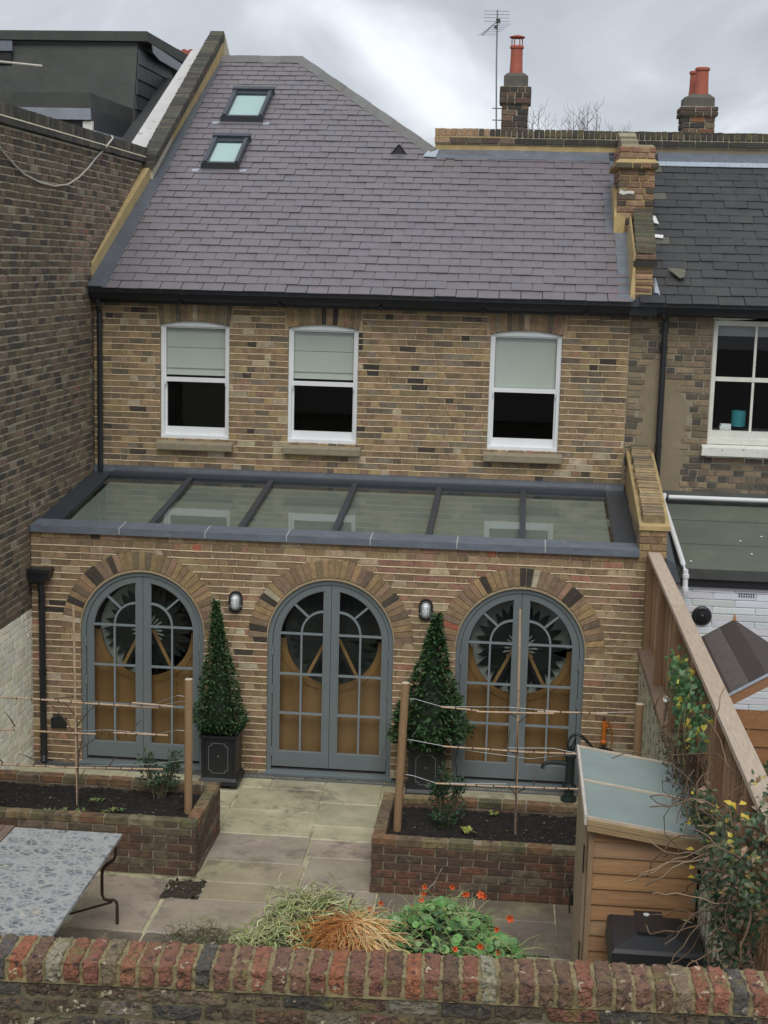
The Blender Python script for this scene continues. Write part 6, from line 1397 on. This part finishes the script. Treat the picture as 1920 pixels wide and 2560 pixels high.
lmass=MB().add(vs,[(j*(N_+1)+i,j*(N_+1)+i+1,(j+1)*(N_+1)+i+1,(j+1)*(N_+1)+i) for j in range(N_) for i in range(N_)],(.03,.045,.02)); obj('underlying_mound',lmass,M_dryleaf,na,kind='stuff',recalc=False)
def disc(mb,p,n,R,c,k=8):
    n=n.normalized(); s=n.cross(Vector((.3,1,.1))).normalized(); t=n.cross(s); vs=[p-n*R*.14]+[p+(s*cos(2*pi*i/k)+t*sin(2*pi*i/k))*R*rh.uniform(.92,1.06) for i in range(k)]
    mb.add(vs,[(0,1+i,1+(i+1)%k) for i in range(k)],c)
for i in range(1150):
    x=rh.uniform(4.1,5.50); y=rh.uniform(-4.95,-3.72); z=nz_(x,y)
    if z<.02: continue
    if i<760: 
        p=Vector((x,y,z+rh.uniform(-.02,.06))); c=jit(pick([((.08,.22,.05),4),((.13,.29,.08),3),((.20,.34,.13),2),((.04,.11,.035),3),((.30,.33,.08),.5)],rh),.2,rh)
        disc(lm,p,Vector((rh.uniform(-.6,.6),rh.uniform(-1.0,.2),1)),rh.uniform(.018,.046),c)
    c=jit(pick([((.25,.34,.12),4),((.36,.38,.18),3),((.16,.24,.08),2)],rh),.2,rh)
    strand(mb,(x,y,z),Vector((rh.uniform(-1,1),rh.uniform(-1,1),rh.uniform(0,1.1))),rh.uniform(.10,.28),rh.uniform(.0025,.0045),c,1.0,.45)
for (x,y) in ((3.3,-4.85),(3.33,-4.8),(3.68,-4.78),(3.66,-4.72),(3.05,-4.75),(3.72,-4.62),(3.62,-4.66)): disc(lm,Vector((x,y,.24)),Vector((rh.uniform(-.5,.5),-.8,1)),.035,(.07,.19,.05))
obj('leaves',lm,M_leaf,na,kind='stuff',recalc=False); obj('stems',mb,M_dryleaf,na,kind='stuff',recalc=False)
def flower(x,y,z,s=1):
    mb=MB(); p=Vector((x,y-.03,z+.045)); ax=Vector((rh.uniform(-.5,.3),-1,rh.uniform(.1,.7))).normalized(); s1=ax.cross(Vector((0,0,1))).normalized(); s2=ax.cross(s1)
    for k in range(5):
        a=2*pi*k/5+rh.uniform(-.1,.1); d=s1*cos(a)+s2*sin(a); q=s1*-sin(a)+s2*cos(a); R=.020*s
        c=jit((.72,.10,.015),.12,rh); b=p-ax*.012
        mb.add([b,p+d*R*.6+q*R*.42,p+d*R*1.1+ax*.004+q*R*.3,p+d*R*1.15+ax*.004-q*R*.3,p+d*R*.6-q*R*.42],[(0,1,2,3,4)],c)
    for k in range(5): a=2*pi*k/5; d=s1*cos(a)+s2*sin(a); mb.add([p+ax*.002,p+ax*.002+d*.009,p+ax*.003+(s1*cos(a+.6)+s2*sin(a+.6))*.009],[(0,1,2)],(.16,.03,.01))
    mb.add([p-ax*.01+s1*.002,p-ax*.01-s1*.002,p-ax*.05-Vector((0,0,.03))],[(0,1,2)],(.3,.3,.1))
    obj('flower',mb,M_petal,na,recalc=False)
for f in ((4.23,-3.98,.37),(4.57,-3.95,.46),(4.56,-4.02,.44),(4.575,-3.90,.50),(4.80,-3.92,.52),(4.92,-3.98,.49),(4.905,-4.0,.50),(5.03,-3.99,.50,1.4),(5.06,-4.0,.49),(5.27,-4.22,.42,1.4),(5.17,-4.3,.36),(5.05,-4.55,.33,1.2),(4.86,-4.6,.32),(5.19,-4.58,.31,1.1),(5.15,-4.78,.28),(5.23,-4.8,.26),(4.49,-4.05,.38),(4.15,-4.05,.35),(3.66,-4.75,.30),(3.72,-4.78,.27),(3.44,-4.95,.26,1.4),(4.66,-4.78,.25)): flower(*f)
# thorny dead twig
obj('dead_twig',MB().tube([(4.46,-4.0,.32),(4.50,-3.95,.44),(4.60,-3.92,.52),(4.66,-3.90,.58),(4.70,-3.9,.68),(4.71,-3.9,.70)],[.005,.006,.005,.006,.005,.004],5),mat('bleached_twig',(.30,.25,.21),.9,.3,30,.2),None,label='bare bleached twig sticking up from the heap in front of the right planter',cat='twig')
# weeds and earth hole
mb=MB(); 
for i in range(620):
    x=2.80+rh.uniform(-.34,.34); y=-4.12+rh.uniform(-.24,.24)
    if ((x-2.80)/.34)**2+((y+4.12)/.24)**2>1: continue
    strand(mb,(x,y,.02+rh.uniform(0,.05)),Vector((rh.uniform(-1,1),rh.uniform(-1,1),rh.uniform(0,.8))),rh.uniform(.05,.15),.003,jit(pick([((.10,.12,.05),3),((.16,.13,.08),3),((.06,.05,.03),4),((.20,.24,.10),1)],rh),.2,rh),1,.5)
obj('weeds',mb,M_dryleaf,None,kind='stuff',label='low straggly weeds and debris on the paving left of the stem heap',cat='weeds',recalc=False)
mb=MB(); vs=[];N_=16
for j in range(N_+1):
    for i in range(N_+1):
        x=2.225+.335*i/N_+(.03 if 0<j<N_ else 0)*noise.noise((j,i,2)); y=-3.27+.40*j/N_; d=((x-2.42)**2+(y+3.07)**2)**.5; e_=min(i,N_-i,j,N_-j)/3; vs.append((x,y,(.009 if e_>=1 else .009-.04*(1-e_)*(.5+noise.noise((x*22,y*22,8))*2.2))+.009*noise.noise((x*40,y*40,3))-.012*max(0,1-d/.09)))
mb.add(vs,[(j*(N_+1)+i,j*(N_+1)+i+1,(j+1)*(N_+1)+i+1,(j+1)*(N_+1)+i) for j in range(N_) for i in range(N_)],(.030,.022,.015))
for i in range(330):
    x=2.235+.32*rh.random(); y=-3.26+.37*rh.random(); s_=rh.uniform(.004,.012); c=pick([((.30,.25,.17),1.4),((.11,.08,.05),4),((.10,.14,.05),.8),((.05,.035,.022),3)],rh); j=lambda: rh.uniform(-s_,s_)
    mb.add([(x+j(),y+j(),.02+abs(j())) for _ in range(4)],[(0,1,2),(0,2,3),(0,3,1),(1,3,2)],c)
obj('earth_hole',mb,M_dryleaf,None,kind='stuff',label='square pocket of bare gritty earth in the paving at the left planter corner',cat='soil',recalc=False)

# ================================================================ CLIMBERS on the right
rv=random.Random(101)
def heart(mb,p,n,up,R,c):
    n=n.normalized(); s=n.cross(up).normalized(); t=s.cross(n); o=[(0,-1.1),(.35,-.7),(.75,0),(.7,.5),(.35,.62),(0,.35),(-.35,.62),(-.7,.5),(-.75,0),(-.35,-.7)]
    vs=[p+n*R*.15]+[p+s*a*R+t*b*R for a,b in o]; mb.add(vs,[(0,1+i,1+(i+1)%10) for i in range(10)],c)
bd=thing('bindweed',(6.5,-4,1.6),'bindweed with green and yellow heart-shaped leaves and one white flower hanging on the fence','climber')
mb=MB()
for i in range(300):
    f=rv.random(); y=-3.35-1.95*f+rv.uniform(-.12,.12); zc=2.33+.10*f; z=zc+(rv.uniform(-.34,.17)*(.45+.65*sin(pi*f)) if noise.noise((y*4,i*.7,3))>-.15 else rv.uniform(-.1,.2)); x=6.575-rv.random()**1.4*.12
    k=rv.random(); c=(.055,.13,.045) if k<.42 else ((.085,.17,.06) if k<.66 else ((.035,.085,.035) if k<.82 else (.48,.42,.06)))
    heart(mb,Vector((x,y,z)),Vector((-.5,-1,.5))+rvec(rv)*.9,Vector((rv.uniform(-.9,.9),0,1)),rv.uniform(.020,.038),jit(c,.25,rv))
obj('leaves',mb,M_leaf,bd,kind='stuff',recalc=False)
mb=MB()
for i in range(30):
    y=rv.uniform(-5.1,-3.2); z=rv.uniform(2.0,2.5); P=[Vector((6.54-rv.random()*.1,y,z))]
    for k in range(6): P.append(P[-1]+Vector((rv.uniform(-.03,.03),rv.uniform(-.12,.1),rv.uniform(-.12,.03))))
    mb.tube(P,.004,4,(.16,.12,.06))
obj('stems',mb,M_dryleaf,bd,kind='stuff')
mb=MB(); p=Vector((6.43,-3.76,2.17))
mb.lathe([(.003,-.04),(.009,-.015),(.026,.008),(.02,.008),(.006,-.015)],(0,0,0),10,axis='y'); mb.v=[(p.x+a,p.y-b,p.z+c) for a,b,c in mb.v]; mb.c=[(.85,.86,.86)]*len(mb.f)
obj('flower',mb,M_petal,bd)
dv=thing('dead_vine',(6.55,-5,1.5),'tangle of brown dead vine stems draped over the fence behind the shed roof','climber')
mb=MB()
for i in range(240):
    y=rv.uniform(-5.5,-3.9); z=rv.uniform(1.62,2.15)+.1*sin(y*5); P=[Vector((6.60-rv.random()*.14,y,z))]
    for k in range(5): P.append(P[-1]+Vector((rv.uniform(-.03,.03),rv.uniform(-.06,.06),rv.uniform(-.09,.03))))
    mb.tube(P,rv.uniform(.002,.005),3,jit(pick([((.12,.07,.045),3),((.07,.045,.03),3),((.20,.13,.08),1)],rv),.2,rv))
obj('stems',mb,M_dryleaf,dv,kind='stuff',recalc=False)
mb=MB()
for i in range(420):
    y=rv.uniform(-5.6,-3.6); z=rv.uniform(1.6,2.0)+.05*sin(y*5); leaf(mb,Vector((6.58-rv.random()*.2,y,z)),rvec(rv),rvec(rv),rv.uniform(.02,.045),.009,jit(pick([((.07,.10,.05),3),((.13,.07,.04),2),((.05,.06,.04),2)],rv),.2,rv))
obj('leaves',mb,M_leaf,dv,kind='stuff',recalc=False)
hs=thing('honeysuckle',(6.6,-7,1),'dense dark leafed honeysuckle with a few yellow leaves crowding the right edge','climber')
mb=MB()
def blob(n,cx,cy,cz,rx,ry,rz,yel=.03):
    for i in range(n):
        v=rvec(rv)*(rv.random()**.35); p=Vector((cx+v.x*rx,cy+v.y*ry,cz+v.z*rz)); k=rv.random()
        if noise.noise(p*5.5)<-.02: continue
        c=(.45,.36,.05) if k<yel else ((.24,.17,.10) if k<yel+.16 else ((.035,.065,.028) if k<.6 else ((.055,.095,.04) if k<.85 else (.12,.14,.06))))
        leaf(mb,p,rvec(rv)+Vector((0,-.3,-.1)),Vector((0,-.6,1))+rvec(rv)*.5,rv.uniform(.035,.065),rv.uniform(.011,.017),jit(c,.2,rv))
blob(260,6.50,-5.75,1.98,.10,.30,.13,.04); blob(420,6.50,-6.35,1.80,.11,.35,.30,.02); blob(620,6.49,-6.95,2.12,.12,.45,.33,.04); blob(760,6.50,-7.55,2.38,.13,.42,.34,.05); blob(560,6.50,-7.2,1.85,.12,.5,.32,.0); blob(320,6.50,-6.8,1.45,.09,.35,.28,.0); blob(90,6.60,-7.35,2.70,.12,.35,.07,.05); blob(60,6.48,-6.3,2.28,.1,.3,.06,.02)
mb2=MB()
for (x,y,z) in ((6.42,-7.35,2.66),(6.47,-7.4,2.62),(6.50,-7.35,2.66),(6.44,-7.30,2.62),(6.51,-7.45,2.60),(6.42,-6.0,1.83),(6.42,-6.05,1.74),(6.43,-6.05,1.66),(6.47,-5.7,1.93),(6.46,-5.6,1.86)):
    leaf(mb,Vector((x,y,z)),rvec(rv)+Vector((-.5,-.3,0)),Vector((0,-.5,1)),.06,.019,jit((.52,.38,.04),.1,rv))
obj('leaves',mb,M_leaf,hs,kind='stuff',recalc=False)
mb=MB()
for i in range(70):
    P=[Vector((6.50+rv.uniform(-.13,.1),rv.uniform(-7.9,-5.9),rv.uniform(1.5,2.5)))]; d=rvec(rv)
    for k in range(8): d=(d+rvec(rv)*.5+Vector((0,0,-.05))).normalized(); P.append(P[-1]+d*.075); 
    mb.tube(P,rv.uniform(.0025,.005),4,jit(pick([((.20,.13,.08),3),((.12,.08,.05),3),((.30,.22,.14),1)],rv),.2,rv))
for P in ([(6.55,-6.2,2.25),(6.45,-6.1,2.32),(6.30,-6.0,2.2),(6.22,-5.95,2.02),(6.24,-5.9,1.88),(6.33,-5.9,1.80),(6.45,-6.0,1.76)],[(6.5,-5.9,2.05),(6.38,-5.6,2.02),(6.25,-5.4,1.97),(6.20,-5.2,1.88),(6.26,-5.1,1.80),(6.35,-5.1,1.78)],[(6.5,-5.6,1.95),(6.4,-5.2,1.98),(6.3,-5.0,1.93),(6.32,-4.9,1.82),(6.4,-5.0,1.79)],[(6.6,-6.5,2.5),(6.5,-6.2,2.55),(6.35,-6.0,2.47),(6.25,-5.9,2.42)]): mb.tube(P,.0035,4,(.14,.09,.06))
obj('stems',mb,M_dryleaf,hs,kind='stuff',recalc=False)
obj('white_bloom',MB().lathe([(.004,0),(.02,.01),(.028,.03),(.01,.035)],(6.70,-6.9,2.42),8),M_white,hs)
shrub(7.35,-4.6,1.2,[(0,0,.35,.35,.40),(.25,.1,.55,.2,.2),(-.1,.2,.6,.15,.2)],420,73,'fresh green leafy shrub in the neighbouring garden beyond the fence',[(.05,.12,.05),(.08,.17,.07),(.04,.09,.04)],.06,'garden_shrub')
obj('trunk',MB().tube([(7.35,-4.6,-.05),(7.36,-4.6,.8),(7.35,-4.6,1.5)],[.035,.025,.015],6),M_bark,bpy.data.objects['garden_shrub'])
shrub(6.47,-3.75,1.42,[(0,0,.10,.12,.12),(.03,-.25,.12,.1,.1)],150,74,'small dark green tuft at the fence foot behind the shed roof',[(.04,.08,.035),(.06,.10,.05)],.045,'wall_tuft','plant')

# ================================================================ FOREGROUND WALL
fw=thing('foreground_brick_wall',(4.7,-9.2,0),'weathered red and purple brick garden wall with brick-on-edge capping across the bottom','wall')
FW=Matrix.Translation((3.04,-9.372,0))@Matrix.Rotation(.044,4,'Z')
rfw=random.Random(303)
def lumpy(mb,T,L,D,H,rng,c,n=(5,10,6),amp=.004,rr=.008,sd=0):
    """rounded noisy brick; local box x:[0,L] y:[0,D] z:[0,H]"""
    dims=(L,D,H); off=Vector((rng.uniform(0,50),rng.uniform(0,50),rng.uniform(0,50)))
    def P(q):
        p=Vector((q[0]*L,q[1]*D,q[2]*H)); i_=Vector((min(max(p.x,rr),L-rr),min(max(p.y,rr),D-rr),min(max(p.z,rr),H-rr))); d=p-i_
        if d.length>1e-6: p=i_+d.normalized()*rr
        k=noise.noise(p*38+off)*amp+noise.noise(p*90+off)*amp*.6
        g=Vector((q[0]-.5,q[1]-.5,q[2]-.5)); mx_=max(abs(g.x),abs(g.y),abs(g.z)); nn=Vector([ (1 if g[a]>0 else -1) if abs(g[a])>mx_-1e-4 else 0 for a in range(3)]).normalized()
        return T@(p+nn*(k-abs(noise.noise(p*18+off))*amp*1.2))
    for ax in range(3):
        u,v=[(1,2),(0,2),(0,1)][ax]; nu,nv=n[u],n[v]
        for side in (0,1):
            vs=[]
            for j in range(nv+1):
                for i in range(nu+1):
                    q=[0,0,0]; q[ax]=side; q[u]=i/nu; q[v]=j/nv; vs.append(P(q))
            fs=[(j*(nu+1)+i,j*(nu+1)+i+1,(j+1)*(nu+1)+i+1,(j+1)*(nu+1)+i) for j in range(nv) for i in range(nu)]
            flip=(side==0)!=(ax==1)
            if flip: fs=[f[::-1] for f in fs]
            mb.add(vs,fs,c)
x=-2.75
while x<5.6:
    w=.0655+rfw.uniform(-.003,.003); c=jit(pick(PAL_RED,rfw),.15,rfw); mb=MB()
    T=FW@Matrix.Translation((x,rfw.uniform(-.007,.004),2.398+rfw.uniform(-.003,.004)))@Matrix.Rotation(rfw.uniform(-.02,.02),4,'Z')
    lumpy(mb,T,w+.003,.244+rfw.uniform(-.006,.004),.104,rfw,c,(7,20,10),.0085,.011)
    o=obj('coping_brick',mb,M_redbrick,fw,recalc=False); x+=w+.0162
its=wall_items(I4,-2.75,5.6,1.95,2.383,[],rfw,course=.0735,joint=.012,bond='s',wob=.003)
for T,L in its:
    mb=MB(); c=jit(pick([((.11,.065,.045),4),((.07,.062,.053),4),((.17,.075,.045),2.5),((.13,.105,.07),3),((.085,.065,.042),3),((.20,.18,.14),.6)],rfw),.2,rfw); p=T.translation
    lumpy(mb,FW@Matrix.Translation((p.x-L/2,.012+rfw.uniform(-.004,.004),p.z-.031)),L+.004,.1,.066,rfw,c,(20,4,8),.008,.010); obj('brick',mb,M_redbrick,fw,recalc=False)
nx,nz=260,3
def cloth_strip(name,z0,z1,y0,y1,nx=460,ny=10,front=True):
    vs=[];mb=MB()
    for j in range(ny+1):
        for i in range(nx+1):
            x=-2.75+8.35*i/nx; 
            if front: z=z0+(z1-z0)*j/ny; y=y0+.006*noise.noise((x*30,z*30,5))
            else: y=y0+(y1-y0)*j/ny; z=z0+.005*noise.noise((x*26,y*26,9))+.003*noise.noise((x*80,y*80,2))
            vs.append(FW@Vector((x,y,z)))
    mb.add(vs,[(j*(nx+1)+i,j*(nx+1)+i+1,(j+1)*(nx+1)+i+1,(j+1)*(nx+1)+i) for j in range(ny) for i in range(nx)]); obj(name,mb,M_fgmortar if not name=='mortar_face' else mat('dark_mossy_mortar',(.13,.11,.065),.95,.35,20,.8,100,.006),fw,recalc=False)
cloth_strip('mortar_face',1.95,2.40,.021,0); cloth_strip('mortar_top',2.490,0,.008,.238,front=False); cloth_strip('mortar_front_joint',2.39,2.495,.010,0)
obj('wall_core',MB().hexa([FW@Vector(p) for p in ((-2.75,.03,0),(5.6,.03,0),(5.6,.235,0),(-2.75,.235,0))],[FW@Vector(p) for p in ((-2.75,.03,2.475),(5.6,.03,2.475),(5.6,.225,2.475),(-2.75,.225,2.475))]),M_fgmortar,fw)
print('objects',len(bpy.data.objects))
